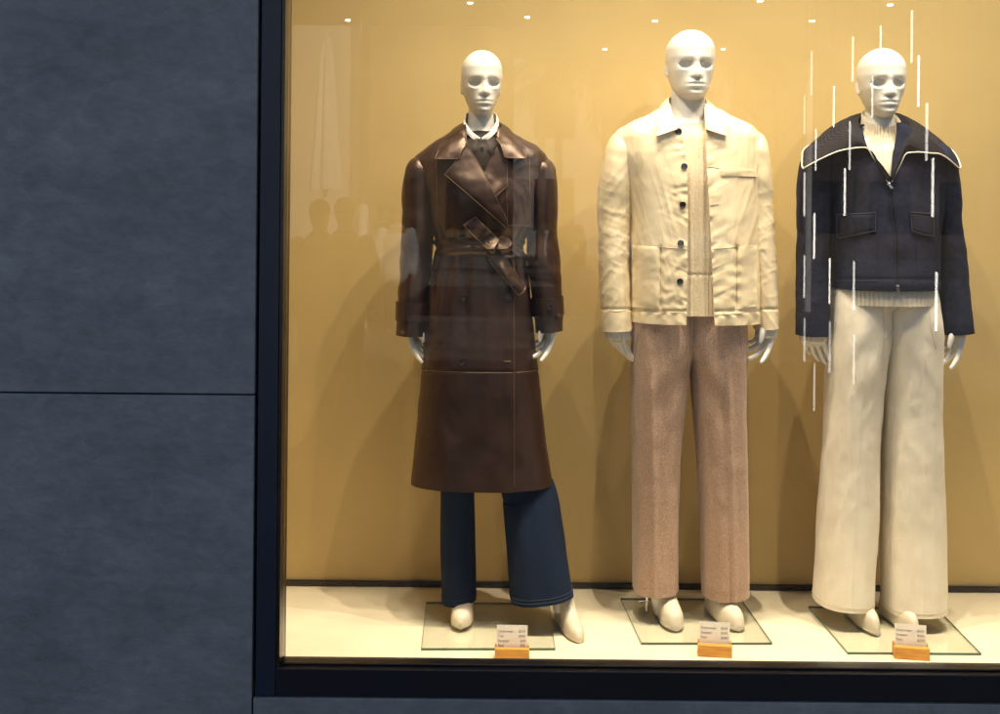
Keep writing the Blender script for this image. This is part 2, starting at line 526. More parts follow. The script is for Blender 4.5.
def tip(a, fall=.05, reach=.06):
    # the front of a neckline dips: lower the rings towards the camera side, fading down the garment
    def f(P, C):
        zt = C[0, 2]
        Q = P.copy()
        Q[..., 2] -= a * np.clip((C[:, None, 1] - P[..., 1]) / reach, -1, 1) * np.exp(-(zt - P[..., 2]) / fall)
        return Q
    return f
def cord(g, P, r, k=6, closed_caps=True):
    P = np.asarray(P, float)
    T = np.gradient(P, axis=0); T /= np.linalg.norm(T, axis=1, keepdims=True) + 1e-12
    ref = np.array([0, 1.0, 0]); 
    A = np.cross(T, ref); bad = np.linalg.norm(A, axis=1) < 0.1
    A[bad] = np.cross(T[bad], [1.0, 0, 0]); A /= np.linalg.norm(A, axis=1, keepdims=True)
    B = np.cross(T, A)
    r = np.broadcast_to(r, (len(P),))
    an = np.arange(k) * 2 * np.pi / k
    G = P[:, None] + r[:, None, None] * (A[:, None] * np.cos(an)[None, :, None] + B[:, None] * np.sin(an)[None, :, None])
    g.grid(G, True)
    if closed_caps: g.fan(G[0], P[0]); g.fan(G[-1], P[-1])
def rounded_cord(g, P, r, k=12):
    """tapered limb with rounded ends through the points P (radii r)"""
    P = np.asarray(P, float); r = np.asarray(r, float)
    s = np.concatenate([[0], np.cumsum(np.linalg.norm(np.diff(P, axis=0), axis=1))])
    m = max(6, int(s[-1] / 0.004))
    t = np.linspace(0, s[-1], m)
    Q = np.stack([pchip(s, P[:, i], t) for i in range(3)], -1); R = pchip(s, r, t)
    T0 = Q[0] - Q[1]; T0 /= np.linalg.norm(T0); T1 = Q[-1] - Q[-2]; T1 /= np.linalg.norm(T1)
    a = np.linspace(0.15, 1, 5) * np.pi / 2
    h = [Q[0] + T0 * R[0] * math.cos(x) for x in a[:-1]]; hr = [R[0] * math.sin(x) for x in a[:-1]]
    e = [Q[-1] + T1 * R[-1] * math.cos(x) for x in a[:-1][::-1]]; er = [R[-1] * math.sin(x) for x in a[:-1][::-1]]
    cord(g, np.vstack([h, Q, e]), np.concatenate([hr, R, er]), k)
def button(g, px, py, bvhs, r=0.0105, off=0.0025, h=0.004):
    d, t, nrm = cast(px, py, bvhs)
    if t is None: return
    nrm = np.array(nrm); dn = np.array(d)
    if nrm @ dn > 0: nrm = -nrm
    nrm = nrm * 0.5 - dn * 0.5; nrm /= np.linalg.norm(nrm)
    c = np.array(CAMP + d * t) + nrm * off
    A = np.cross(nrm, [0, 0, 1.0]); A /= np.linalg.norm(A); B = np.cross(nrm, A)
    prof = [(0.6, -h), (1.0, -h * 0.7), (1.0, h * 0.3), (0.9, h * 0.6), (0.78, h * 0.55), (0.66, h * 0.05), (0.3, 0.0)]
    an = np.arange(20) * 2 * np.pi / 20
    G = np.stack([c + nrm * z + r * q * (A * np.cos(an)[:, None] + B * np.sin(an)[:, None]) for q, z in prof])
    g.grid(G, True); g.fan(G[0], G[0].mean(0)); g.fan(G[-1], G[-1].mean(0))
    # thread holes stand as two small knots
    for q in (-0.22, 0.22):
        cord(g, np.array([c + A * r * q - nrm * 0.001, c + A * r * q + nrm * 0.0012]), 0.0011)
def collar(g, st, nu=110, nvv=22, thick=0.003, roll=0.008, ribs=0, ribamp=0.0012, wr=0.0015, closed=False, rollpow=1.0, seed=3):
    """a turned collar: stations of (inner px,py,y, outer px,py,y) from one front end round the neck to the other"""
    S = np.array(st, float)
    I = W(S[:, 0], S[:, 1], S[:, 2]); O = W(S[:, 3], S[:, 4], S[:, 5])
    k = np.concatenate([[0], np.cumsum(np.linalg.norm(np.diff((I + O) / 2, axis=0), axis=1) + 0.004)])
    t = np.linspace(0, k[-1], nu)
    Ii = np.stack([pchip(k, I[:, i], t) for i in range(3)], -1); Oi = np.stack([pchip(k, O[:, i], t) for i in range(3)], -1)
    v = np.linspace(0, 1, nvv)
    cen = I.mean(0)
    out = (Oi - cen); out[:, 2] = 0; out /= np.linalg.norm(out, axis=1, keepdims=True) + 1e-9
    up = out * 0.75 + np.array([0, 0, 0.66])
    P = Ii[None] * (1 - v)[:, None, None] + Oi[None] * v[:, None, None] + up[None] * (roll * np.sin(np.pi * v ** rollpow))[:, None, None]
    P = P + up[None] * (wr * fbm(P, 22, 3, seed))[..., None]
    N = normals(P, False)
    if (N * up[None]).sum() < 0: N = -N
    if ribs: P = P + N * (ribamp * np.cos(2 * np.pi * ribs * v))[:, None, None]
    g.shell(P, N, thick)
    return P

# ------------------------------------------------------------------ bodies
def head(g, c, H, yaw, wscale=1.0, male=False, socket=1.0, jaw=1.0):
    """shop-dummy head, chin to crown = H; c = the centre between chin and crown"""
    zt = np.array([0, .025, .07, .14, .22, .32, .42, .50, .60, .70, .80, .88, .94, .98, 1.0])
    wt = np.array([.05, .115, .165, .215, .255, .295, .325, .338, .348, .345, .318, .262, .19, .11, .01]) * wscale
    ft = np.array([.28, .375, .425, .43, .425, .42, .42, .418, .432, .43, .395, .325, .235, .135, .01])
    bt = np.array([-.1, -.02, .06, .16, .27, .37, .43, .46, .475, .47, .44, .375, .285, .17, .01])
    if male: wt = wt + np.array([.02, .03, .032, .03, .022, .012, 0.004] + [0] * 8) * jaw
    nv, nu = 190, 220
    z = np.linspace(0, 1, nv); z = 0.5 - 0.5 * np.cos(np.pi * z) * (0.35 + 0.65 * 1.0) if False else z
    w_, f_, b_ = pchip(zt, wt, z), pchip(zt, ft, z), pchip(zt, bt, z)
    a = np.arange(nu) * 2 * np.pi / nu - np.pi / 2
    n = 2.25
    X = spow(np.cos(a), 2 / n)[None] * w_[:, None]
    sy = spow(np.sin(a), 2 / n)[None]
    Y = np.where(sy > 0, sy * b_[:, None], sy * f_[:, None])
    Z = np.tile(z[:, None], (1, nu))
    fr = np.clip(-np.sin(a), 0, 1)[None] ** 0.6          # front weight
    ga = lambda u, s_: np.exp(-(u / s_) ** 2)
    d = np.zeros_like(X)
    ax = np.abs(X)
    # brow shelf and hollow eye sockets
    d += 0.010 * ga(Z - .57, .05) * ga(ax - .12, .13)
    q = ((ax - .138) / .088) ** 2 + ((Z - .487 + 0.12 * (ax - .14)) / .058) ** 2
    low = np.clip((.487 - Z) / .058, 0, 1)
    q = np.where(Z < .487, ((ax - .138) / .088) ** 2 + ((Z - .487) / .078) ** 2, q)
    d -= (0.125 * socket) * (1 - sstep(0.50 - .40 * low, 1.20 + .2 * low, q))
    d += 0.012 * ga(Z - .40, .04) * ga(ax - .20, .09)     # cheekbone
    d -= 0.028 * ga(Z - .24, .08) * ga(ax - .235, .07)    # hollow cheek
    # nose
    nz = sstep(.53, .345, Z) * (1 - sstep(.318, .288, Z) * 1.0)
    nz = np.where(Z > .303, sstep(.56, .34, Z), sstep(.283, .303, Z))
    wn = .029 + .023 * sstep(.42, .33, Z)
    d += (0.028 + .095 * nz) * nz * np.exp(-(ax / wn) ** 2.6) * (Z > .25)
    d += 0.020 * ga(ax - .062, .026) * ga(Z - .318, .028)  # nostrils
    d += 0.022 * ga(ax, .03) * ga(Z - .53, .05)            # bridge
    # mouth
    d += 0.020 * ga(X, .15) * ga(Z - .20, .085)
    d += 0.026 * ga(ax - .03, .075) * ga(Z - .226, .019)
    d += 0.030 * ga(ax, .085) * ga(Z - .166, .022)
    d -= 0.024 * ga(ax, .115) * ga(Z - .197, .010)
    d -= 0.012 * ga(ax, .03) * ga(Z - .262, .02)
    d -= 0.020 * ga(ax, .10) * ga(Z - .122, .022)
    d += 0.026 * ga(ax, .09) * ga(Z - .062, .045)
    Y = Y - d * fr
    P = np.stack([X, Y, Z - 0.5], -1) * H
    cy, sn = math.cos(yaw), math.sin(yaw)
    rot = np.array([[cy, -sn, 0], [sn, cy, 0], [0, 0, 1]])
    P = P @ rot.T + np.array(c)
    g.grid(P, True); g.fan(P[0], P[0].mean(0)); g.fan(P[-1], P[-1].mean(0))
    for sgn in (-1, 1):                                    # ears
        th = np.linspace(0, np.pi, 14); ps = np.arange(18) * 2 * np.pi / 18
        ex_ = np.stack([np.outer(np.sin(th), np.cos(ps)) * .022, np.outer(np.sin(th), np.sin(ps)) * .058, np.outer(np.cos(th), np.ones(18)) * .105], -1)
        dish = np.exp(-((ex_[..., 1]) / .03) ** 2 - ((ex_[..., 2] - .01) / .055) ** 2)
        ex_[..., 0] -= 0.010 * dish * (ex_[..., 0] > 0)
        ex_[..., 1] += 0.02 * (ex_[..., 2] / .1) 
        ex_ = ex_ @ np.array([[1, 0, 0], [0.22, 0.95, 0], [0, 0.1, 1]])
        ex_[..., 0] = (ex_[..., 0] * .8 + 0.335 * wscale - 0.002) * sgn
        ex_[..., 1] += .085
        ex_[..., 2] += .43 - .5
        E = (ex_ * H) @ rot.T + np.array(c)
        g.grid(E, True); g.fan(E[0], E[0].mean(0)); g.fan(E[-1], E[-1].mean(0))

def hand(g, wrist, side, yaw, curl=1.0, scale=1.0, tilt=0.0, spread=1.0, thumb=(0.55, -0.35, -0.85)):
    """relaxed dummy hand hanging from the wrist; side=+1 palm towards +X, -1 mirrored"""
    L = Geo()
    zz = np.array([.03, 0, -.02, -.045, -.07, -.088, -.098])
    hw = np.array([.024, .026, .031, .038, .041, .041, .036]); ht = np.array([.020, .019, .017, .0165, .0155, .013, .009])
    an = np.arange(28) * 2 * np.pi / 28
    rings = []
    for z, a, b in zip(zz, hw, ht):
        x = spow(np.sin(an), 0.85) * b + 0.010 * max(0, -z / .09) ** 2
        rings.append(np.stack([x, spow(np.cos(an), 0.85) * a, np.full(28, z)], -1))
    Pm = np.array(rings)
    L.closed_tube(Pm)
    tips = []
    for y0, ln, r, b1, sp in ((-.031, .072, .0088, 11, -.12), (-.0105, .081, .0092, 18, -.02), (.0105, .075, .0088, 25, .07), (.030, .060, .0078, 32, .17)):
        p = np.array([.010, y0, -.080]); ang = math.radians(8); pts, rr = [p], [r * 1.05]
        for k, (fr, c_) in enumerate(((.2, .3), (.45, 1.0), (.33, 1.0), (.27, .8))):
            ang += math.radians(b1) * c_ * curl
            dv = np.array([math.sin(ang), math.tan(sp * spread), -math.cos(ang)]); dv /= np.linalg.norm(dv)
            p = p + dv * ln * fr * 1.05; pts.append(p); rr.append(r * (1.0, .98, .88, .68)[k])
        rounded_cord(L, pts, rr)
        tips.append(pts[-1])
    t0 = np.array([.004, -.020, -.012]); td = np.array(thumb); td = td / np.linalg.norm(td)
    t1 = t0 + td * .040; t2 = t1 + (td * np.array([.75, .6, 1.1])) * .034; t3 = t2 + (td * np.array([.3, .3, 1.2])) * .028
    rounded_cord(L, [t0, t1, t2, t3], [.015, .0125, .0105, .0075])
    V = np.concatenate(L.v) * scale
    V[:, 0] *= side
    cy, sn = math.cos(yaw), math.sin(yaw)
    V = V @ np.array([[cy, -sn, 0], [sn, cy, 0], [0, 0, 1]]).T
    ct, st_ = math.cos(tilt), math.sin(tilt)
    V = V @ np.array([[ct, 0, st_], [0, 1, 0], [-st_, 0, ct]]).T
    g.add(V + np.array(wrist), [f if side > 0 else f[::-1] for f in L.f])

def fused(g, name, mat_, parent, voxel=0.0026, smooth=3):
    """all body pieces grown together into one continuous skin"""
    o = g.build(name, None, parent, fix=True, sharp=0)
    r = o.modifiers.new("r", 'REMESH'); r.mode = 'VOXEL'; r.voxel_size = voxel; r.use_smooth_shade = True
    if smooth:
        s = o.modifiers.new("s", 'SMOOTH'); s.factor = 0.5; s.iterations = smooth
    dg = bpy.context.evaluated_depsgraph_get()
    me = bpy.data.meshes.new_from_object(o.evaluated_get(dg))
    old = o.data
    o.modifiers.clear(); o.data = me; bpy.data.meshes.remove(old)
    me.name = name
    me.materials.clear(); me.materials.append(mat_)
    me.polygons.foreach_set('use_smooth', [True] * len(me.polygons))
    return o

def shoe(heel, yaw, L, hw, ht, tilt=0.0):
    """upper of a shoe as a solid: heel point on the ground, yaw 0 points to the camera; hw/ht: tables of (t, half width), (t, height)"""
    nt_, nu_ = 60, 40
    t = np.concatenate([[0.0], 0.5 - 0.5 * np.cos(np.linspace(0.06, np.pi - 0.06, nt_ - 2)), [1.0]])
    w_ = pchip([a for a, b in hw], [b for a, b in hw], t); h_ = pchip([a for a, b in ht], [b for a, b in ht], t)
    an = np.arange(nu_) * 2 * np.pi / nu_
    P = np.zeros((nt_, nu_, 3))
    for j in range(nt_):
        x = spow(np.cos(an), 0.8) * w_[j]
        sv = np.sin(an)
        z = np.where(sv > 0, spow(sv, 0.75) * h_[j], 0.006 * sv) + 0.006
        P[j] = np.stack([x, np.full(nu_, -t[j] * L), z], -1)
    ct, st_ = math.cos(tilt), math.sin(tilt)
    Q = P.reshape(-1, 3) @ np.array([[1, 0, 0], [0, ct, st_], [0, -st_, ct]])
    cy, sn = math.cos(yaw), math.sin(yaw)
    Q = Q @ np.array([[cy, -sn, 0], [sn, cy, 0], [0, 0, 1]]).T + np.array(heel)
    return Q.reshape(P.shape)
# ------------------------------------------------------------------ mannequin materials
M['skin'] = mat("mannequin_lacquer", (0.77, 0.745, 0.70), 0.32, 0.45, var=0.012, vscale=5, bump=0.02, bscale=90)
M['leather'] = mat("brown_leather", (0.023, 0.0090, 0.0078), 0.39, 0.85, col2=(0.0135, 0.0056, 0.0052), vscale=9, bump=0.14, bscale=45, bump2=0.08, b2scale=420, rvar=0.06, detail=6, tint=(1.0, 0.73, 0.58))
M['shirt'] = mat("dark_brown_satin", (0.020, 0.0095, 0.0075), 0.6, 0.3, var=0.2, vscale=20, bump=0.1, bscale=80)
M['edge'] = mat("leather_edge_highlight", (0.19, 0.115, 0.072), 0.4, 0.5)  # paints the highlights along leather edges as a pale colour; seams share it
M['bandc'] = mat("white_cotton", (0.78, 0.75, 0.70), 0.7, var=0.03, bump=0.15, bscale=400)
M['horn'] = mat("dark_horn", (0.022, 0.014, 0.011), 0.22, 0.6, var=0.4, vscale=160)
M['blackb'] = mat("black_button", (0.012, 0.012, 0.016), 0.25, 0.6)
M['denim'] = mat("dark_blue_denim", (0.0075, 0.0165, 0.042), 0.85, 0.2, col2=(0.0045, 0.010, 0.028), vscale=420, bump=0.3, bscale=700, sheen=0.0, detail=2)
M['denimst'] = mat("denim_stitch", (0.035, 0.05, 0.085), 0.8)
M['boot'] = mat("cream_boot_leather", (0.70, 0.61, 0.47), 0.4, 0.5, var=0.03, vscale=12, bump=0.05, bscale=60)
M['nylon'] = mat("cream_nylon", (0.86, 0.71, 0.465), 0.40, 0.45, var=0.02, vscale=14, bump=0.10, bscale=60, bump2=0.06, b2scale=500, stretch=(1, 1, 0.35))
M['nylond'] = mat("cream_thread", (0.60, 0.47, 0.30), 0.7)
M['knit'] = mat("oatmeal_knit", (0.88, 0.73, 0.50), 0.9, 0.2, col2=(0.76, 0.61, 0.40), vscale=210, bump=0.5, bscale=230, sheen=0.2, detail=3)
M['cuffk'] = mat("white_knit", (0.76, 0.71, 0.62), 0.9, 0.2, var=0.08, vscale=250, bump=0.7, bscale=260)
M['wool'] = mat("brown_flecked_wool", (0.60, 0.405, 0.295), 0.9, 0.2, col2=(0.33, 0.21, 0.148), vscale=260, bump=0.5, bscale=420, sheen=0.25, detail=4, contrast=(0.3, 0.7))
M['wools'] = mat("wool_crease", (0.40, 0.26, 0.19), 0.9)
M['navy'] = mat("navy_felted_wool", (0.0115, 0.0135, 0.031), 0.85, 0.2, var=0.25, vscale=60, bump=0.3, bscale=420)
M['navyk'] = mat("navy_rib_knit", (0.018, 0.0155, 0.020), 0.88, 0.2, var=0.2, vscale=160, bump=0.4, bscale=420)
M['flapedge'] = mat("navy_binding", (0.03, 0.028, 0.038), 0.6)
M['piping'] = mat("white_piping", (0.80, 0.74, 0.64), 0.5)
M['metal'] = mat("polished_steel", (0.75, 0.74, 0.72), 0.18, 0.5, metal=1.0)
M['ribw'] = mat("ivory_rib_knit", (0.78, 0.69, 0.54), 0.88, 0.2, var=0.05, vscale=200, bump=0.5, bscale=300, sheen=0.15)
M['twill'] = mat("ivory_cotton_twill", (0.87, 0.79, 0.65), 0.85, 0.25, col2=(0.80, 0.71, 0.57), vscale=14, bump=0.5, bscale=35, bump2=0.35, b2scale=600, sheen=0.15, stretch=(1, 1, 0.6))
M['twills'] = mat("ivory_stitch", (0.66, 0.56, 0.41), 0.8)
M['loafer'] = mat("cream_loafer", (0.72, 0.64, 0.50), 0.55, 0.4, var=0.03, bump=0.08, bscale=120)
M['sole'] = mat("off_white_rubber", (0.66, 0.60, 0.48), 0.6, 0.4)

def T2(rows):   # (py, xl, xr, y, df, db) -> tube rows
    return [((a[1] + a[2]) / 2, a[0], a[3], (a[2] - a[1]) / 2, a[4], a[5]) for a in rows]
def make_tube(name, m, parent, rows, hem=0.03, **k):
    P, N, cu = tube(rows, **k)
    g = Geo(); g.closed_tube(P, None, hem)
    o = g.build(name, m, parent)
    return o, g.bvh(), P
def skirting_shoe(parent, name, m, heel, yaw, L, hw, ht, tilt=0.0, sole=None):
    P = shoe(heel, yaw, L, hw, ht, tilt)
    g = Geo(); g.closed_tube(P)
    o = g.build(name, m, parent)
    if sole:
        hw2 = [(t, w_ + 0.0014) for t, w_ in hw]
        P2 = shoe((heel[0], heel[1] + 0.002, ZF + 0.0065), yaw, L + 0.002, hw2, [(0, sole), (0.5, sole), (1, sole)])
        g2 = Geo(); g2.closed_tube(P2); g2.build("shoe_sole", M['sole'], o, sharp=50)
    return o
def limb(g, rows, n=2.0, nu=40):
    P, N, cu = tube(rows, nu=nu, n=n, step=0.012); g.closed_tube(P)

# ================================================================== 1: brown leather trench coat
YM = 0.35
m1 = empty("mannequin", tuple(W(478, 617, YM)), "bald white mannequin in a long belted dark brown leather trench coat over blue jeans", "mannequin", "mannequins in the shop window")
b = Geo()
c1 = W(481.5, 83.5, YM)
head(b, c1, 0.211, math.radians(8), wscale=0.88, socket=1.0)
limb(b, [(482, 98, YM + .012, 12.5, .050), (481, 112, YM + .012, 12.6, .050), (481, 128, YM + .012, 14.5, .055), (481, 140, YM + .01, 30, .07)])
limb(b, [(481, 132, YM, 22, .05), (481, 150, YM, 48, .07), (481, 200, YM, 46, .095), (480, 250, YM, 36, .085), (480, 305, YM, 42, .085), (480, 328, YM, 38, .05), (480, 338, YM, 26, .03)])
limb(b, [(452, 156, YM, 12, .045), (429, 172, YM, 11, .045), (419, 200, YM, 11.5, .043), (416, 250, YM, 9.5, .036), (413, 300, .335, 7.5, .027), (412, 318, .335, 7, .024)])
limb(b, [(510, 156, YM, 12, .045), (533, 172, YM, 11, .045), (541, 200, YM, 11.5, .043), (545, 250, YM, 9.5, .036), (549, 300, .335, 7.5, .027), (550, 318, .335, 7, .024)])
limb(b, [(462, 325, YM, 24, .085), (459, 400, YM, 19, .07), (457, 480, .36, 15, .055), (457, 560, .375, 12, .045), (459, 600, .36, 9.5, .035), (461, 612, .345, 9.5, .04)])
limb(b, [(502, 325, YM, 24, .085), (512, 400, .36, 16, .05), (526, 480, .345, 14, .05), (550, 560, .31, 12, .045), (560, 600, .30, 8, .03), (561, 610, .29, 8, .033)])
hand(b, tuple(W(409.5, 312, .33)), 1, math.radians(-12), 1.0, 0.94, tilt=math.radians(-1), thumb=(0.8, -0.12, -0.85))
hand(b, tuple(W(551.5, 311, .33)), -1, math.radians(22), 1.1, 0.94, tilt=math.radians(0), thumb=(0.8, -0.12, -0.85))
fused(b, "body", M['skin'], m1)

# jeans
def d_jean(seed, kx):
    def f(P, N, ph, s):
        return 0.004 * fbm(P, (9, 9, 3), 3, seed) + 0.0022 * np.cos(ph * 2 + kx) * s + 0.006 * s * fbm(P, (14, 14, 1.2), 2, seed + 5)
    return f
jl = [(461, 335, YM, 24, .095, .10), (458, 430, .355, 18.5, .09, .09), (456.6, 490, .365, 16.7, .082, .085), (456.8, 540, .37, 17, .085, .09), (457.8, 598, .37, 17.6, .09, .095)]
jr = [(500, 335, YM, 20, .06, .09), (514, 430, .375, 23, .075, .09), (521, 472, .36, 22.5, .08, .09), (524.5, 484, .355, 25, .085, .10), (529, 495, .345, 27, .09, .105), (535, 540, .32, 29.2, .107, .11), (541.5, 595, .29, 32.3, .112, .115)]
jeans = Geo(); bj = []
for rows, sd_ in ((jl, 11), (jr, 23)):
    P, N, cu = tube(rows, nu=110, n=2.25, disp=d_jean(sd_, sd_)); jeans.closed_tube(P, None, 0.05)
    q = Geo(); q.grid(P, True); bj.append((q.bvh(), P))
jo = jeans.build("jeans", M['denim'], m1)
for bv, P in bj:
    for dz in (3, 5):
        st = Geo(); R = P[-dz]; R = np.vstack([R, R[:1]])
        c_ = R.mean(0); cord(st, c_ + (R - c_) * 1.006, 0.0009); st.build("hem_stitching", M['denimst'], jo)
# boots
bt_hw = [(0, .02), (.08, .036), (.3, .036), (.62, .043), (.85, .037), (.96, .021), (1, .006)]
bt_ht = [(0, .15), (.10, .155), (.30, .15), (.42, .105), (.6, .066), (.8, .045), (.94, .032), (1, .012)]
p1 = W(464.5, 619, .415)
skirting_shoe(m1, "ankle_boot", M['boot'], (p1[0], .415, ZF + 0.012), math.radians(-2), .20, [(t, w_ * 0.82) for t, w_ in bt_hw], [(0, .12), (.10, .125), (.22, .12), (.34, .078), (.5, .054), (.7, .046), (.85, .040), (.94, .030), (1, .012)])
p2 = W(560, 626, .345)
skirting_shoe(m1, "ankle_boot", M['boot'], (p2[0], .345, ZF + 0.002), math.radians(13), .215, [(t, w_ * 0.67) for t, w_ in bt_hw], [(t, h * .92) for t, h in bt_ht])

# shirt and white collar band
P, N, cu = tube(T2([(132, 463, 499, YM + .006, .060, .066), (140, 457, 505, YM, .078, .085), (153, 450, 512, YM, .10, .10), (185, 448, 516, YM, .108, .11), (215, 448, 516, YM, .10, .10)]), nu=120, n=2.2, flat=True,
                disp=lambda P, N, ph, s: 0.003 * fbm(P, (16, 16, 10), 3, 4))
g = Geo(); g.closed_tube(P, 0.01, None)
shirt = g.build("shirt", M['shirt'], m1); bsh = g.bvh()
for wing in ([(465, 131), (471, 137.5), (477.5, 142), (476, 150), (471.5, 158), (465.5, 147)], [(497.5, 131), (491.5, 137.5), (485.5, 142), (487.5, 150), (492, 157), (497, 146)]):
    g = Geo(); patch(g, wing, [bsh], .004, .004, step=1.5, wr=.001, seed=int(wing[0][0])); g.build("collar_wing", M['shirt'], shirt, sharp=50)
g = Geo(); patch(g, [(477.5, 140), (486.5, 140), (486, 205), (478, 205)], [bsh], 0.002, .003)
for yy in (149, 166): button(g, 482, yy, [bsh], .0055, .004, .002)
g.build("shirt_placket", M['shirt'], shirt)
# white band: a low turned collar round the neck, open in a small V at the front
g = Geo(); collar(g, [(480.3, 137.5, .270, 480, 141.8, .272), (471.5, 131, .280, 472.3, 138.3, .270), (464.8, 119, .325, 463.2, 128, .305), (466, 113.5, .39, 463, 124, .40), (481, 111.5, .42, 481, 121, .435),
                      (496, 113.5, .39, 499, 124, .40), (496.8, 119, .325, 498.6, 128, .305), (490.3, 131, .280, 489.6, 138.3, .270), (481.7, 137.5, .270, 482, 141.8, .272)], nu=120, thick=.003, roll=.003)
g.build("collar_band", M['bandc'], m1)

# the coat
zw = float(W(480, 250, YM)[2])
def d_coat(P, N, ph, s):
    z = P[..., 2]; px, py = PX(P)
    fr = np.clip(-np.sin(ph), 0, 1)
    below = np.where(z < zw, np.exp(-((zw - z) / .10)), 0) * sstep(0, .012, zw - z)
    above = np.where(z >= zw, np.exp(-((z - zw) / .055)), 0) * sstep(0, .008, z - zw)
    pl = np.cos(ph * 13 + 2.0 * vn(np.stack([ph * 1.3, z * 0, z * 0], -1), 3))
    d = 0.0085 * below * pl + 0.006 * above * np.cos(ph * 17 + 1)
    # the deep pleat right under the belt
    d += -0.012 * np.exp(-((px - 463 - (py - 250) * 0.02) / 4.0) ** 2) * below * fr + 0.007 * np.exp(-((px - 472) / 5.0) ** 2) * below * fr
    d += 0.0055 * fbm(np.stack([ph * 1.1, z * 1.2, z * 0], -1), 1.0, 3, 8) * sstep(zw, zw - .25, z)
    up = sstep(zw + .03, zw + .12, z)
    dg = np.stack([(px + (py - 150) * 0.35) * .045, (py - 0.4 * px) * .018, P[..., 1] * 5], -1)
    d += 0.0045 * up * fbm(dg, 1.0, 3, 17)
    d += 0.0022 * fbm(P, (14, 14, 9), 3, 31)
    # left front laps over the right
    gx = gapx(py)
    d += 0.0035 * fr * (px < gx) * sstep(gx - 46, gx - 20, px) 
    d -= 0.0022 * np.exp(-((py - 371.5) / 1.3) ** 2)       # seam where the skirt piece joins
    return d
def gapx(py): return np.interp(py, [120, 128, 146, 171, 229, 290, 495], [482, 482, 482, 483, 508, 514, 514])
def gap1(py):
    h = float(np.interp(py, [120, 128, 146, 171, 176], [16, 16, 14.5, 1.2, 0.12]))
    c_ = float(gapx(py)); return c_ - h, c_ + h
rows = T2([(126, 461, 501, YM, .065, .085), (132, 452, 511, YM, .078, .095), (140.5, 438, 526, YM, .092, .11), (148, 426.5, 538.5, YM, .101, .118), (156, 417, 547.5, YM, .108, .12), (163, 413, 550, YM, .114, .122), (172, 415, 548.5, YM, .121, .125), (200, 426, 539, YM, .146, .125),
           (225, 431, 531, YM, .136, .115), (247, 437.5, 521.5, YM, .108, .10), (262, 434, 524.5, YM, .112, .106), (300, 428, 531, YM, .128, .12), (340, 424, 535, YM, .135, .125), (400, 419, 541, YM, .14, .128), (450, 414, 547, YM, .143, .13), (482, 410.5, 552, YM, .145, .132)])
P, N, cu = tube(rows, nu=330, step=.0042, n=2.5, flat=True, gap=gap1, disp=d_coat)
g = Geo(); g.shell(P, N, .004)
coat = g.build("trench_coat", M['leather'], m1, sharp=55); bco = g.bvh()
def d_slv(seed, amp=.005, diag=.5, cx=0):
    def f(P, N, ph, s):
        px, py = PX(P)
        q = np.stack([(px + diag * py) * .03, (py - .3 * px) * .03, P[..., 1] * 8], -1)
        el = np.exp(-((s - .55) / .18) ** 2)
        return amp * (.6 + .8 * el) * fbm(q, 1.0, 3, seed) + .0015 * fbm(P, (24, 24, 12), 2, seed + 2)
    return f
sl1 = [(424, 158, YM, 3, .02), (423.3, 160, YM, 7.5, .045), (422, 164, YM, 12, .064), (420.4, 172, YM, 15.2, .076), (419, 188, YM, 16.8, .079), (418, 220, YM, 16.6, .074), (415.5, 260, .345, 16.2, .070), (413.2, 300, .337, 15.6, .067), (412.2, 335, .333, 15.6, .066)]
sr1 = [(538, 158, YM, 3, .02), (538.6, 160, YM, 7.5, .045), (539.2, 164, YM, 12, .064), (540.2, 172, YM, 15, .076), (541, 188, YM, 15.8, .079), (541.5, 220, YM, 15.5, .074), (544, 260, .345, 15.4, .070), (547, 300, .337, 15, .067), (549.5, 331, .333, 14, .064)]
bsl = []
for rows, sd_, dg in ((sl1, 41, .5), (sr1, 57, -.5)):
    o, bv, P = make_tube("sleeve", M['leather'], coat, rows, nu=90, n=2.2, disp=d_slv(sd_, .0045, dg)); bsl.append(bv)
def band(rows, extra, name, m, parent, ylo, yhi, **k):
    """a strap round a sleeve between two heights"""
    R = np.array(rows); ys = np.linspace(ylo, yhi, 6)
    rr = [(pchip(R[:, 1], R[:, 0], y), y, pchip(R[:, 1], R[:, 2], y), pchip(R[:, 1], R[:, 3], y) + extra, pchip(R[:, 1], R[:, 4], y) + extra * .0033) for y in ys]
    P, N, cu = tube(rr, nu=80, n=2.2, step=.003, **k)
    g = Geo(); g.closed_tube(P, .004, .004)
    return g.build(name, m, parent), g.bvh()
s1, bb1 = band(sl1, 1.6, "cuff_strap", M['leather'], coat, 302, 320)
s2, bb2 = band(sr1, 1.6, "cuff_strap", M['leather'], coat, 297, 315)
g = Geo(); button(g, 549.5, 307, [bb2], .0095, .003); g.build("cuff_button", M['horn'], coat)
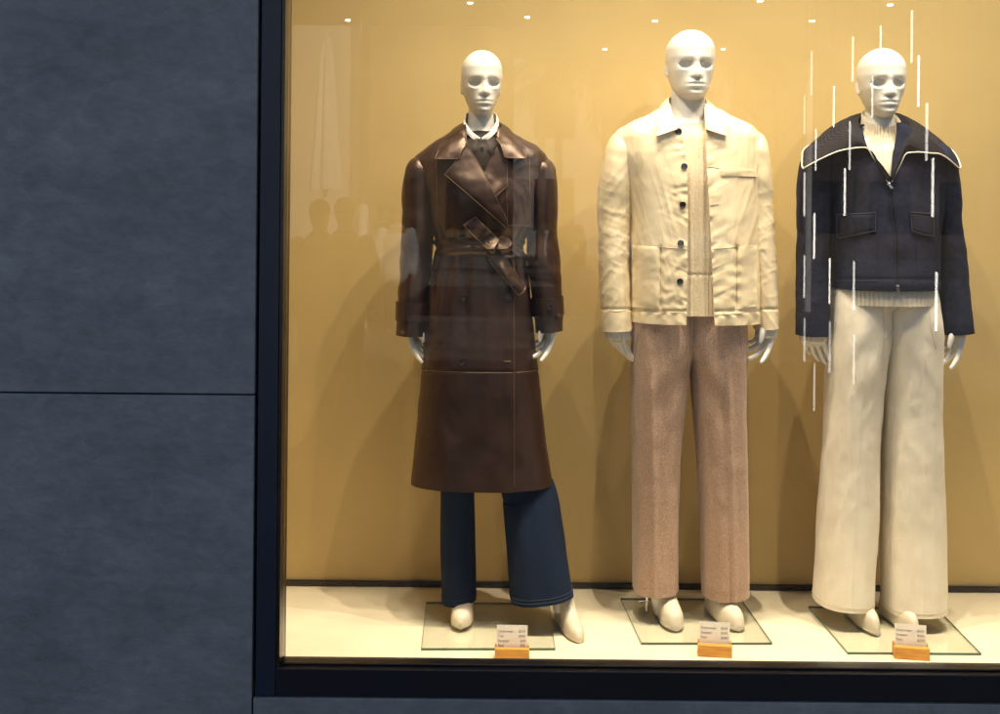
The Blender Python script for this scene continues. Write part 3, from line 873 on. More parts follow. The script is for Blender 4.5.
# belt
rows = T2([(239.5, 435.5, 523, YM, .122, .108), (243, 434.7, 523.6, YM, .125, .111), (252, 434.7, 523.6, YM, .125, .111), (255.5, 435.5, 523, YM, .122, .108)])
P, N, cu = tube(rows, nu=220, n=2.45, step=.003, flat=True, disp=lambda P, N, ph, s: .004 * fbm(P, (10, 10, 40), 3, 6) + .003 * np.sin(s * 9 + ph * 2))
g = Geo(); g.closed_tube(P, .004, .004); belt = g.build("belt", M['leather'], coat); bbe = g.bvh()
def btail(poly, off, name, **k):
    g = Geo(); patch(g, poly, [bco, bbe], off, .004, **k); o = g.build(name, M['leather'], belt)
    e = Geo(); cord(e, np.vstack([g.rim, g.rim[:2]]) + np.array([0, -.0008, .0004]), .0008); e.build("belt_edge_highlight", M['edge'], belt)  # pale cord paints the highlight along the belt piece's edge
btail([(484, 247), (495, 244.5), (526, 287), (524, 291.5), (518.5, 295.5), (490, 262)], .010, "belt_tail", wr=.003, seed=2, lift=lambda x, y: .004 * math.sin((y - 244) * .07) + .022 * (y - 244) / 50 + .006 * math.sin((x - y) * .25))
btail([(463.5, 225.5), (475.5, 217.2), (499, 240), (494, 249), (487, 249)], .012, "belt_tail", wr=.004, seed=5, lift=lambda x, y: .026 * (y - 217) / 32 + .006 * math.cos((x + y) * .22))
btail([(494, 243), (500, 237.5), (509, 238.5), (512, 244), (507, 248.5), (497, 249)], .014, "belt_loop", wr=.003, seed=9, lift=lambda x, y: .007 * math.sin((x - 493) * .16) + .014 * (y - 237) / 12)
btail([(507, 247), (511, 243), (528.5, 256), (527, 262)], .006, "belt_tail", wr=.002, seed=12)
g = Geo()
k0 = W(491.5, 247, .202)
th = np.linspace(0, np.pi, 20); ps = np.arange(30) * 2 * np.pi / 30
K = np.stack([np.outer(np.sin(th), np.cos(ps)) * .017, np.outer(np.sin(th), np.sin(ps)) * .013, np.outer(np.cos(th), np.ones(30)) * .024], -1)
K = K * (1 + .25 * fbm(K, 60, 2, 3))[..., None] @ np.array([[.9, 0, .35], [0, 1, 0], [-.35, 0, .9]]) + k0
g.grid(K, True)
g.build("belt_knot", M['leather'], belt)
# lapels, storm flap, collar
def lap(pts, off, th, name, seed, bvs, lift=None, wr=.0018):
    g = Geo(); patch(g, pts, bvs, off, th, step=2.0, wr=wr, seed=seed, lift=lift, smooth=10)
    o = g.build(name, M['leather'], coat, sharp=50)
    e = Geo(); cord(e, np.vstack([g.rim, g.rim[:2]]) + np.array([0, -.0008, .0004]), .0008); e.build("edge_highlight", M['edge'], o)  # edge highlight put in as a pale cord round the piece
    return g
gf = lap([(505.5, 155), (529.5, 157), (530.5, 226), (507.5, 225.5)], .004, .005, "storm_flap", 7, [bco] + bsl)
g2 = lap([(496, 134), (499.5, 141), (506.5, 156.5), (507.8, 186), (494, 198), (481.5, 169.5)], .009, .005, "lapel", 4, [bco], lift=lambda x, y: .004 * math.exp(-((y - 150) / 18.) ** 2))
lap([(466, 143), (459.5, 157), (444.7, 174.5), (478, 203), (508.5, 230), (507, 220), (482.5, 170)], .014, .005, "lapel", 3, [bco, bsh], lift=lambda x, y: .005 * math.exp(-((y - 175) / 26.) ** 2))
g = Geo()
Pc = collar(g, [(466.3, 144.5, .235, 459.0, 158.3, .214), (463.8, 137, .252, 447, 158.8, .215), (461.9, 131.5, .280, 435, 158.3, .226), (461, 127.5, .325, 440.5, 145.5, .285), (463, 122.5, .39, 451, 134, .385), (481, 119.5, .435, 481, 131, .47),
                (500, 122.5, .39, 511.5, 134, .385), (501.8, 127.5, .325, 521, 145, .285), (500.2, 131.5, .280, 526.2, 158, .226), (498.3, 137, .252, 515, 157.8, .215), (495.7, 138, .240, 504.8, 157, .214)], nu=150, nvv=26, thick=.0045, roll=.006, wr=.0016)
co = g.build("coat_collar", M['leather'], coat, sharp=50)
for Q in (Pc[-1], Pc[:, 0], Pc[:, -1]):
    e = Geo(); cord(e, Q + np.array([0, -.0006, -.0004]), .0008); e.build("edge_highlight", M['edge'], co)  # collar's edge highlight laid on as a pale cord
# pocket welts and stitched seams
g = Geo()
patch(g, [(431, 270.5), (445, 277.5), (444.3, 280.5), (440, 330), (430, 330)], [bco], .002, .004)
g.build("pocket_flap", M['leather'], coat)
seams("stitched_seam", M['edge'], coat, ([(423, 370.5), (450, 372), (480, 372.8), (513, 372.8)], [(516, 372.6), (537, 370.8)]), [bco], .0009, .0003)
seams("stitched_seam", M['leather'], coat, ([(510.5, 258), (511, 300), (511, 487)],), [bco], .0008, .0001)
seams("front_edge_highlight", M['edge'], coat, ([(514.3, 258), (514.3, 300), (514.3, 487)],), [bco], .0007, .0004)  # pale line paints the highlight down the front edge
seams("buttonhole", M['edge'], coat, ([(504, 361.5), (511, 361.5)],), [bco], .0012, .0004)
seams("armhole_seam", M['edge'], coat, ([(437, 152), (436, 165), (437, 185), (436, 215)],), [bsl[0], bco], .0008, .0002)
seams("armhole_seam", M['edge'], coat, ([(526.5, 152), (529, 165), (528, 185), (528.5, 205)],), [bsl[1], bco], .0008, .0002)
for bx, by in ((464, 298), (508, 297.5), (462.5, 362), (462.3, 235.5)):
    gb = Geo(); button(gb, bx, by, [bco], .0112, .0035, .0045); gb.build("coat_button", M['horn'], coat)

# ================================================================== 2: cream jacket
Y2 = 0.36
m2 = empty("mannequin", tuple(W(688, 617, Y2)), "bald white male mannequin in an open cream jacket with black buttons over brown trousers", "mannequin", "mannequins in the shop window")
b = Geo()
head(b, W(690, 65.5, Y2), 0.226, math.radians(4), wscale=0.97, male=True, jaw=0.9)
limb(b, [(689, 84, Y2 + .012, 17, .058), (688, 100, Y2 + .014, 17, .056), (688, 118, Y2 + .012, 20, .062), (688, 132, Y2 + .01, 42, .08)])
limb(b, [(688, 122, Y2, 30, .06), (688, 140, Y2, 62, .08), (690, 200, Y2, 55, .11), (690, 260, Y2, 47, .10), (690, 312, Y2, 46, .095), (690, 335, Y2, 38, .045), (690, 345, Y2, 28, .03)])
limb(b, [(648, 146, Y2, 14, .05), (628, 164, Y2, 13, .05), (616, 200, Y2, 13, .046), (614, 250, .35, 11, .04), (617, 310, .34, 8.5, .03), (618, 326, .34, 8, .027)])
limb(b, [(730, 146, Y2, 14, .05), (747, 164, Y2, 13, .05), (757, 200, Y2, 13, .046), (761, 250, .35, 11, .04), (765, 310, .34, 8.5, .03), (765, 326, .34, 8, .027)])
limb(b, [(663, 340, Y2, 25, .09), (659, 430, Y2, 18, .07), (656, 520, .375, 14, .055), (660, 590, .39, 10, .04), (664, 612, .385, 10.5, .045)])
limb(b, [(716, 340, Y2, 25, .09), (720, 430, Y2, 18, .07), (724, 520, .375, 14, .055), (724, 590, .39, 10, .04), (722, 612, .385, 10.5, .045)])
hand(b, tuple(W(613.5, 312, .335)), 1, math.radians(34), 0.85, 1.0, tilt=math.radians(-3), thumb=(0.85, -0.1, -0.85))
hand(b, tuple(W(768.5, 311, .335)), -1, math.radians(30), 1.15, 0.98, tilt=math.radians(3), thumb=(0.75, -0.15, -0.85))
fused(b, "body", M['skin'], m2)
# trousers
def d_wool(cx, seed, ins):
    def f(P, N, ph, s):
        px, py = PX(P)
        fr = np.clip(-np.sin(ph), 0, 1)
        c_ = np.interp(py, [320, 600], cx)
        cr = np.exp(-((px - c_) / 3.0) ** 2) * fr * sstep(.05, .25, s)
        d = .0085 * cr
        d += .006 * fbm(np.stack([ph * 1.5, P[..., 2] * 1.1, 0 * ph], -1), 1, 3, seed) * (0.4 + 0.6 * s)
        d += .0045 * np.exp(-((s - .25) / .13) ** 2) * np.sin((py * .10 + ins * (px - c_) * .16)) * fr * sstep(0, 20, ins * (px - c_) + 8)
        return d + .0012 * fbm(P, (40, 40, 20), 2, seed + 3)
    return f
tl = [(664.5, 312, Y2, 34.5, .115, .115), (663.7, 335, Y2, 33, .118, .12), (660.7, 360, Y2, 29.7, .115, .12), (658, 400, Y2, 26.5, .106, .115), (655.5, 465, .365, 23.3, .097, .10), (655, 535, .375, 22.2, .09, .095), (654.8, 589, .38, 22.4, .088, .092)]
tr_ = [(712.5, 312, Y2, 33.5, .115, .115), (713.8, 335, Y2, 32, .118, .12), (717, 360, Y2, 28.6, .115, .12), (718.5, 400, Y2, 26.3, .106, .115), (720.5, 440, .362, 25, .10, .105), (722.8, 500, .37, 24, .095, .10), (725.3, 593, .38, 23.3, .09, .094)]
wt = Geo(); bw = []
for rows, cx, sd_, ins in ((tl, (651, 655), 71, 1), (tr_, (727, 734), 83, -1)):
    P, N, cu = tube(rows, nu=130, n=2.5, disp=d_wool(cx, sd_, ins)); wt.closed_tube(P, None, 0.05)
    q = Geo(); q.grid(P, True); bw.append(q.bvh())
tro = wt.build("trousers", M['wool'], m2)
seams("fly_seam", M['wools'], tro, ([(690, 318), (690.5, 335), (690, 352)],), bw, .0012, .0006)
seams("hem_seam", M['wools'], tro, ([(634, 582), (645, 586.5), (655, 588), (665, 587.5), (676, 584)], [(704, 587.5), (715, 591), (727, 592), (738, 591), (747, 588)]), bw, .0007, .0002)
seams("pocket_seam", M['wools'], tro, ([(639, 318), (636.5, 345), (634, 362)], [(738, 318), (741, 345), (743, 358)]), bw, .0011, .0004)
# shoes
lf_hw = [(0, .018), (.06, .031), (.3, .040), (.62, .0465), (.7, .047)] + [(.7 + .3 * k, .047 * math.sqrt(1 - k ** 2.2) + .0004) for k in (.3, .5, .68, .82, .92, .97, 1)]
lf_ht = [(0, .055), (.1, .07), (.3, .088), (.5, .075), (.7, .058), (.88, .047), (.96, .034), (1, .008)]
for px, yw in ((668, 4), (729, 14)):
    hx = W(px - (7 if px < 700 else 20), 620, .455)[0]
    s = skirting_shoe(m2, "slip_on_shoe", M['loafer'], (hx, .455, ZF + 0.010), math.radians(yw), .225, [(t, w_ * .73) for t, w_ in lf_hw], lf_ht, sole=.012)
# sweater
zh2 = float(W(690, 322, Y2)[2])
P, N, cu = tube(T2([(113, 669, 708, Y2 + .012, .062, .07), (120, 663, 714, Y2 + .005, .078, .085), (140, 645, 735, Y2, .105, .11), (190, 640, 742, Y2, .122, .115), (260, 640, 742, Y2, .122, .115), (313, 641, 741, Y2, .125, .112)]), nu=280, step=.004, n=2.2, flat=True, warp=tip(.034),
                disp=lambda P, N, ph, s: .0030 * fbm(P, (9, 9, 5), 3, 9) + .0011 * np.cos(ph * 90) * (s > .80) + .0010 * np.cos(ph * 64) * (s < .80) - .002 * np.exp(-((s - .80) / .006) ** 2))
g = Geo(); g.closed_tube(P, .012, .02)
swe = g.build("sweater", M['knit'], m2); bsw = g.bvh()
ring = []
for a in np.linspace(0, 2 * np.pi, 80):
    ring.append(W(688 + 20.5 * math.sin(a), 119.5 + 5.2 * math.cos(a) * (1 if math.cos(a) > 0 else 1.3), Y2 + .012 - .068 * math.cos(a)))
g = Geo(); cord(g, np.array(ring), .0062, 10); g.build("neck_rib", M['knit'], swe)
# jacket shell
def gap2(py):
    return float(np.interp(py, [100, 112, 131, 166, 204, 250, 330], [671, 672, 681.5, 686.5, 688, 687.5, 686.5])), float(np.interp(py, [100, 112, 128, 131, 166, 204, 250, 330], [705, 705, 706, 706, 707, 709, 711.5, 715]))
def d_jack(P, N, ph, s):
    px, py = PX(P)
    fr = np.clip(-np.sin(ph), 0, 1) ** .5
    q = np.stack([(px + .25 * py) * .05, (py * .8 - .35 * px) * .030, P[..., 1] * 6], -1)
    q2 = np.stack([(px * .8 + .5 * py) * .10, (py - .6 * px) * .065, P[..., 1] * 9], -1)
    d = .0010 * fbm(q, 1, 2, 5) + .0012 * ridge(np.stack([(px - 688) * .075 + np.sign(px - 697) * (py - 110) * .022, py * .014, 0 * px], -1), 1, 2, 61)
    d += .0010 * ridge(np.stack([px * .16, py * .035 + px * .03, 0 * px], -1), 1, 1, 62) * (1 - sstep(120, 230, py))
    d += .0013 * ridge(np.stack([px * .03, py * .15 + np.abs(px - 697) * .07, 0 * px], -1), 1, 1, 63) * np.minimum(1, np.exp(-np.abs(px - gap2v(py)[0]) / 13.) + np.exp(-np.abs(px - gap2v(py)[1]) / 13.)) * fr
    e1 = np.exp(-np.abs(px - gap2v(py)[0]) / 14.) + np.exp(-np.abs(px - gap2v(py)[1]) / 14.)
    d += .0016 * e1 * fr * np.sin(py * .36 + 5.0 * vn(np.stack([px * .05, py * .05, 0 * px], -1), 4) + px * .12) * .6
    d += .0009 * sstep(215, 245, py) * fr * ridge(np.stack([(px + .8 * py) * .05, (py - .8 * px) * .04, 0 * px], -1), 1, 2, 28)
    # puckering on both sides of the pocket divider stitching, and hem crimp
    for sx in (660.5, 737.0):
        d += (-.006 * np.exp(-((px - sx) / 1.8) ** 2) + .0014 * np.exp(-np.abs(px - sx) / 8.) * np.sin(py * .45 + 4 * vn(np.stack([px * .09, py * .06, 0 * px], -1), 12))) * fr * sstep(243, 250, py) * (1 - sstep(306, 312, py))
    d += -.003 * np.exp(-((py - 311) / 1.4) ** 2) * fr + .0018 * sstep(311, 315, py) * np.sin(px * .5 + 2 * vn(np.stack([px * .08, py * .1, 0 * px], -1), 8))
    d += .004 * np.exp(-((py - 130 - abs(1) * 0) / 14.) ** 2) * np.sin(px * .22) * fr
    return d
def gap2v(py):
    return np.interp(py, [100, 112, 131, 166, 204, 250, 330], [671, 672, 681.5, 686.5, 688, 687.5, 686.5]), np.interp(py, [100, 112, 128, 131, 166, 204, 250, 330], [705, 705, 706, 706, 707, 709, 711.5, 715])
rows = T2([(106, 664, 711, Y2, .075, .09), (114, 650, 727, Y2, .092, .10), (123, 632, 745, Y2, .108, .115), (131, 618, 757, Y2, .12, .124), (139, 611.5, 763, Y2, .126, .127), (152, 611.5, 764, Y2, .132, .13), (180, 622, 760, Y2, .142, .135), (220, 628, 759, Y2, .147, .135), (270, 629.5, 759, Y2, .150, .135), (321, 629.5, 759.5, Y2, .152, .135)])
P, N, cu = tube(rows, nu=340, step=.0035, n=2.45, flat=True, gap=gap2, disp=d_jack)
g = Geo(); g.shell(P, N, .007)
jac = g.build("jacket", M['nylon'], m2, sharp=60); bja = g.bvh()
sl2 = [(627, 134, Y2, 3, .02), (625.5, 136, Y2, 9, .05), (623.5, 141, Y2, 13.5, .072), (621, 153, Y2, 16.2, .088), (617, 177, Y2, 16.8, .088), (615, 205, Y2, 17.6, .08), (614, 250, .352, 15.2, .074), (615, 295, .345, 15, .07), (616.8, 330, .34, 15.4, .068)]
sr2 = [(748, 134, Y2, 3, .02), (749.5, 136, Y2, 9, .05), (751, 141, Y2, 13.5, .072), (752.5, 153, Y2, 15.5, .088), (754, 177, Y2, 16.5, .088), (755, 205, Y2, 16.6, .08), (759.5, 250, .352, 15, .074), (763.5, 295, .345, 13.2, .07), (766, 328, .34, 11.5, .066)]
def d_pslv(seed, dg):
    def f(P, N, ph, s):
        px, py = PX(P)
        q = np.stack([(px * .7 + dg * py) * .05, (py - dg * px) * .055, P[..., 1] * 10], -1)
        el = np.exp(-((s - .60) / .22) ** 2)
        return .0011 * fbm(q * .6, 1, 2, seed) + .0010 * ridge(np.stack([(px + dg * 1.6 * py) * .11, (py - dg * px) * .03, P[..., 1] * 6], -1), 1, 1, seed + 9) + (.0007 + .0014 * el) * ridge(q, 1, 2, seed + 3) * .8 - .003 * np.exp(-((py - 309) / 1.2) ** 2)
    return f
bs2 = []
for rows, sd_, dg in ((sl2, 91, .45), (sr2, 97, -.45)):
    o, bv, P = make_tube("sleeve", M['nylon'], jac, rows, hem=.03, nu=110, step=.0035, n=2.2, disp=d_pslv(sd_, dg)); bs2.append(bv)
for cxx, y0, y1, hw_ in ((618, 329, 338.5, 13.2), (766, 327, 336.5, 10.2)):
    P, N, cu = tube([(cxx, y0 - 4, .34, hw_, .056), (cxx, y0 + 3, .34, hw_, .057), (cxx, y1 - 2, .34, hw_, .057), (cxx, y1, .34, hw_ - .8, .054)], nu=120, n=2.1, step=.002, disp=lambda P, N, ph, s: .0012 * np.cos(ph * 38) + .002 * fbm(P, 40, 2, 3))
    g = Geo(); g.closed_tube(P, None, .02); g.build("knit_cuff", M['cuffk'], swe)
g = Geo()
collar(g, [(678.0, 130.0, .238, 676.0, 129.2, .224), (674.5, 122, .250, 666, 133.0, .222), (671, 112, .285, 656.3, 136, .228), (669.5, 104, .325, 655.5, 121, .285), (668.5, 98, .37, 660, 109, .37), (675, 95, .425, 670, 106, .445), (689, 94, .44, 689, 105, .475),
           (702, 95, .425, 707, 106, .445), (706, 98.5, .37, 714, 109, .37), (706.5, 104, .325, 724.5, 120, .285), (706, 112, .285, 726.8, 135.5, .228), (706, 121, .252, 717, 132.5, .222), (706, 129.5, .238, 707.3, 129.0, .224)], nu=170, nvv=26, thick=.004, roll=.005, wr=.0012)
g.build("jacket_collar", M['nylon'], jac, sharp=50)
g = Geo()   # pockets and chest welt
patch(g, [(720.5, 170), (757, 170.5), (757.5, 176.5), (721.5, 176)], [bja], .004, .004, wr=.001, seed=3)
g.build("chest_welt", M['nylon'], jac, sharp=50)
for poly in ([(632, 245.5), (659.5, 247), (659.5, 309), (632.5, 307)], [(738, 247), (757, 246), (757, 306), (738.5, 309)]):
    g = Geo(); patch(g, poly, [bja], .002, .004, wr=.0018, seed=int(poly[0][0]), step=1.8); g.build("patch_pocket", M['nylon'], jac, sharp=50)
seams("topstitching", M['nylond'], jac, ([(631, 245.5), (660, 247), (686, 249)], [(712, 249), (738, 247), (757, 245.5)], [(630.5, 310), (660, 312), (685, 313)], [(715, 315), (737, 313.5), (757, 311)],
           [(661, 247), (660.5, 311)], [(737, 247), (737, 312)], [(708.5, 166.5), (720, 168.5)], [(711, 205), (719, 204)], [(721, 177), (757, 177.3)]), [bja], .0008, .0006)
seams("topstitching", M['nylond'], jac, ([(601, 309.5), (616, 311.5), (631, 310)],), [bs2[0]], .0008, .0004)
seams("topstitching", M['nylond'], jac, ([(756, 307.5), (766, 309), (776, 307.5)],), [bs2[1]], .0008, .0004)
for bx, by in ((678.7, 131.5), (684.3, 166.5), (682.6, 204.5), (680.8, 243.3), (680, 281.5)):
    gb = Geo(); button(gb, bx, by, [bja], .0100, .0022, .0032); gb.build("jacket_button", M['blackb'], jac)

# ================================================================== 3: navy zip jacket
Y3 = 0.35
m3 = empty("mannequin", tuple(W(880, 617, Y3)), "bald white mannequin in a navy zip jacket with ribbed collar over ivory trousers", "mannequin", "mannequins in the shop window")
b = Geo()
head(b, W(881, 83.5, Y3), 0.223, math.radians(-1), wscale=0.93)
limb(b, [(880, 100, Y3 + .012, 13.5, .052), (879, 112, Y3 + .014, 13.5, .052), (880, 130, Y3 + .012, 15.5, .056), (881, 146, Y3 + .01, 32, .07)])
limb(b, [(881, 138, Y3, 26, .05), (881, 158, Y3, 52, .075), (882, 210, Y3, 46, .10), (883, 260, Y3, 40, .09), (883, 300, Y3, 43, .095), (883, 330, Y3, 38, .045), (883, 342, Y3, 28, .03)])
limb(b, [(842, 160, Y3, 12, .045), (824, 176, Y3, 11, .045), (815, 210, Y3, 11.5, .042), (813, 260, .345, 9.5, .036), (812.5, 305, .335, 7.5, .028), (812.5, 325, .335, 7.2, .025)])
limb(b, [(920, 160, Y3, 12, .045), (936, 176, Y3, 11, .045), (945, 210, Y3, 11.5, .042), (949, 260, .345, 9.5, .036), (955, 305, .335, 7.5, .028), (956, 325, .335, 7.2, .025)])
limb(b, [(859, 340, Y3, 25, .09), (851, 430, Y3, 18, .07), (850, 520, .36, 14, .055), (856, 590, .37, 10, .04), (859, 616, .36, 10, .045)])
limb(b, [(909, 340, Y3, 25, .09), (911, 430, Y3, 18, .07), (912, 520, .36, 14, .055), (908, 590, .37, 10, .04), (906, 616, .36, 10, .045)])
hand(b, tuple(W(809.5, 316, .33)), 1, math.radians(48), 0.65, 0.98, tilt=math.radians(-7), thumb=(0.9, -0.1, -0.85))
hand(b, tuple(W(958, 318, .33)), -1, math.radians(22), 1.15, 0.96, tilt=math.radians(3), thumb=(0.8, -0.12, -0.85))
fused(b, "body", M['skin'], m3)
def d_twill(seed, ins):
    def f(P, N, ph, s):
        px, py = PX(P)
        fr = np.clip(-np.sin(ph), 0, 1)
        q = np.stack([(px + ins * .5 * py) * .035, (py - ins * .3 * px) * .012, P[..., 1] * 4], -1)
        d = .0020 * fbm(q, 1, 3, seed) + .004 * s * fbm(np.stack([ph * 1.3, P[..., 2] * .9, 0 * ph], -1), 1, 3, seed + 2)
        d += .0022 * np.exp(-((s - .16) / .10) ** 2) * np.sin(px * .16 * ins + py * .10) * fr
        return d + .0012 * fbm(P, (26, 26, 14), 3, seed + 4)
    return f
pl3 = [(861, 288, Y3, 28.5, .095, .10), (859.5, 308, Y3, 29, .118, .12), (858.7, 330, Y3, 29.4, .126, .125), (855.6, 362, Y3, 27.8, .122, .125), (852, 430, Y3, 26, .108, .11), (847.5, 515, .355, 28, .108, .108), (843.4, 601, .36, 28.3, .118, .115)]
pr3 = [(905, 288, Y3, 29, .095, .10), (906.8, 308, Y3, 29, .118, .12), (908, 330, Y3, 29.6, .126, .125), (910.4, 362, Y3, 28.2, .122, .125), (911, 430, Y3, 28, .108, .11), (912.4, 515, .355, 29.4, .108, .108), (913.6, 606, .36, 30.2, .118, .115)]
tw = Geo(); b3 = []; hemr = []
for rows, sd_, ins in ((pl3, 101, 1), (pr3, 113, -1)):
    P, N, cu = tube(rows, nu=140, n=2.5, disp=d_twill(sd_, ins)); tw.closed_tube(P, None, .05)
    q = Geo(); q.grid(P, True); b3.append(q.bvh()); hemr.append(P)
t3 = tw.build("trousers", M['twill'], m3)
for P in hemr:
    g = Geo(); R = P[-4]; R = np.vstack([R, R[:1]]); c_ = R.mean(0); cord(g, c_ + (R - c_) * 1.004, .0009); g.build("hem_stitching", M['twills'], t3)
seams("fly_seam", M['twills'], t3, ([(882.5, 305), (884, 330), (882.8, 352)], [(893.5, 305), (893.5, 328), (888, 338), (882.5, 341)]), b3, .0010, .0003)
seams("pocket_seam", M['twills'], t3, ([(838, 309), (835.5, 330), (829.5, 350)], [(929, 309), (931, 330), (936, 350)]), b3, .0008, .0002)
for px, yw, hp in ((861, 6, .425), (903, 8, .425)):
    hx = W(px - (12 if px < 880 else 19), 620, hp)[0]
    skirting_shoe(m3, "pointed_shoe", M['boot'], (hx, hp, ZF + 0.010), math.radians(yw), .215, [(0, .016), (.06, .026), (.3, .026), (.58, .029)] + [(.6 + .4 * k, .029 * math.sqrt(1 - k ** 1.7) + .0004) for k in (.15, .3, .5, .68, .82, .92, .97, 1)], lf_ht, sole=.009)
# turtleneck sweater
P, N, cu = tube(T2([(118, 864, 898, Y3 + .014, .058, .064), (128, 863, 899, Y3 + .012, .064, .068), (140, 858, 904, Y3 + .005, .078, .08), (152, 846, 920, Y3, .10, .10), (175, 840, 926, Y3, .117, .115), (230, 838, 928, Y3, .118, .115), (280, 835, 931, Y3, .122, .114), (290, 832.5, 934, Y3, .140, .124), (297, 831.8, 934.8, Y3, .146, .13), (303, 831.8, 934.8, Y3, .147, .13)]), nu=480, step=.004, n=2.25, flat=True, warp=tip(.034),
                disp=lambda P, N, ph, s: np.where(P[..., 2] < float(W(880, 270, Y3)[2]), .0013 * np.cos(ph * 72), .0040 * np.cos(ph * 42) * sstep(float(W(880, 176, Y3)[2]), float(W(880, 150, Y3)[2]), P[..., 2])) + .0015 * fbm(P, (14, 14, 6), 2, 3))
g = Geo(); g.closed_tube(P, .015, .02)
tn = g.build("turtleneck_sweater", M['ribw'], m3); btn = g.bvh()
for cxx, y0, y1, hw_ in ((812.6, 332, 341, 13.0),):
    P, N, cu = tube([(cxx, y0 - 4, .335, hw_, .052), (cxx, y1 - 1, .335, hw_, .054), (cxx, y1, .335, hw_ - .6, .052)], nu=120, n=2.1, step=.002, disp=lambda P, N, ph, s: .001 * np.cos(ph * 36))
    g = Geo(); g.closed_tube(P, None, .015); g.build("knit_cuff", M['ribw'], tn)
# jacket
def zipx(py): return np.interp(py, [110, 150, 182, 240, 300], [881, 881, 889.5, 896.5, 898])
def gap3(py):
    c_ = float(zipx(py)); h = float(np.interp(py, [118, 130, 147, 180, 186], [17, 16.5, 14, 2.0, .35])); return c_ - h, c_ + h
def d_navy(P, N, ph, s):
    px, py = PX(P); fr = np.clip(-np.sin(ph), 0, 1)
    d = .005 * fbm(P, (7, 7, 4), 3, 21) + .003 * np.exp(-np.abs(px - zipx(py)) / 10.) * np.sin(py * .16) * fr
    d += .003 * np.exp(-((py - 288) / 7.) ** 2) - .0025 * np.exp(-((py - 279) / 1.5) ** 2)
    return d
rows = T2([(124, 862, 902, Y3, .07, .085), (132, 849, 914, Y3, .085, .10), (142, 832, 930, Y3, .10, .112), (154, 819, 942, Y3, .116, .12), (172, 817, 946, Y3, .128, .128), (205, 827, 942, Y3, .136, .13), (245, 832, 937, Y3, .145, .132), (280, 832.5, 935.5, Y3, .154, .135), (288, 833, 935, Y3, .152, .134)])
P, N, cu = tube(rows, nu=300, step=.0042, n=2.4, flat=True, gap=gap3, disp=d_navy)
g = Geo(); g.shell(P, N, .006)
j3 = g.build("zip_jacket", M['navy'], m3, sharp=55); bj3 = g.bvh()
sl3 = [(829, 147, Y3, 3, .02), (827, 149.5, Y3, 10, .05), (823.5, 155, Y3, 15, .07), (818.5, 167, Y3, 17.2, .082), (815, 190, Y3, 17.2, .08), (813.8, 220, Y3, 16.6, .075), (813, 265, .345, 16, .07), (812.8, 335, .335, 15.8, .067)]
sr3 = [(932, 147, Y3, 3, .02), (934, 149.5, Y3, 10, .05), (936, 155, Y3, 14, .07), (939, 167, Y3, 15.5, .082), (942.5, 190, Y3, 15.8, .08), (945.5, 220, Y3, 14.6, .075), (950, 265, .345, 14.6, .07), (957, 333, .335, 15.6, .067)]
b3s = []
for rows, sd_, dg in ((sl3, 131, .5), (sr3, 137, -.5)):
    o, bv, P = make_tube("sleeve", M['navy'], j3, rows, nu=90, n=2.2, disp=d_slv(sd_, .004, dg)); b3s.append(bv)
# wide ribbed collar with white piping
g = Geo()
cst = [(888.3, 181, .228, 888.0, 182.5, .226), (880, 168, .236, 877, 164, .228), (869, 151, .256, 864, 147.5, .222), (864.5, 140, .275, 846, 149.5, .208), (861, 130, .305, 826, 156.5, .215), (858.5, 122, .345, 803.5, 168.5, .255), (860, 117, .39, 803, 152, .36), (868, 114, .43, 838, 135, .48), (881, 113.5, .445, 881, 130, .50),
       (893, 114, .43, 922, 135, .48), (899.5, 118, .39, 955, 154, .36), (900.5, 124, .345, 959.5, 168.5, .262), (900, 132, .305, 936, 153.5, .222), (899.5, 141, .275, 922, 152.5, .212), (898.5, 150, .256, 909, 152.5, .222), (894, 168, .236, 899, 166, .228), (890.3, 181, .228, 890.8, 182.5, .226)]
Pc = collar(g, cst, nu=230, nvv=120, thick=.006, roll=.020, ribs=15, ribamp=.0012, wr=.002, rollpow=.62)
jc = g.build("ribbed_collar", M['navyk'], j3, sharp=0)
g = Geo()
cord(g, Pc[-1] + np.array([0, -.001, -.0005]), .0021, 8)
g.build("collar_piping", M['piping'], jc)
# pockets, zip
for fl in ([(836.5, 214.5), (875, 213), (875.5, 231), (838, 238.5), (836.5, 236)], [(910.5, 212.5), (933.5, 214), (934, 236), (924, 235), (912, 231)]):
    g = Geo(); patch(g, fl, [bj3], .006, .007, wr=.0015, seed=int(fl[0][0]), edge=1.5); o = g.build("pocket_flap", M['navy'], j3, sharp=50); fr_ = g.rim; e = Geo(); cord(e, np.vstack([fr_, fr_[:2]]) + np.array([0, -.0012, .0004]), .0013); e.build("flap_edge", M['flapedge'], j3)
seams("jacket_seam", M['navyk'], j3, ([(835.5, 240), (836, 281)], [(877, 240), (877.5, 281)], [(916, 238), (917, 279)], [(834.5, 281), (878, 281.5)], [(916, 279.5), (934, 278.5)], [(834, 172), (831, 195), (831.5, 230)], [(933.5, 172), (935, 195), (934.5, 230)]), [bj3] + b3s, .0012, .0004)
g = Geo()
zl = [(float(zipx(y)), y) for y in np.linspace(184, 292, 30)]
seam(g, [(x - 2.2, y) for x, y in zl], [bj3], .0016, .0012); seam(g, [(x + 2.2, y) for x, y in zl], [bj3], .0016, .0012)
zp = g.build("zip", M['navyk'], j3)
g = Geo(); patch(g, [(886.6, 184), (889.4, 182.5), (893.3, 188), (891, 190)], [bj3, btn], .010, .003, step=.8, edge=.5)
g.build("zip_pull", M['metal'], zp)
g = Geo(); patch(g, [(896.3, 285), (899.3, 285), (899.6, 293), (896.6, 293)], [bj3], .004, .003, step=.8, edge=.5)
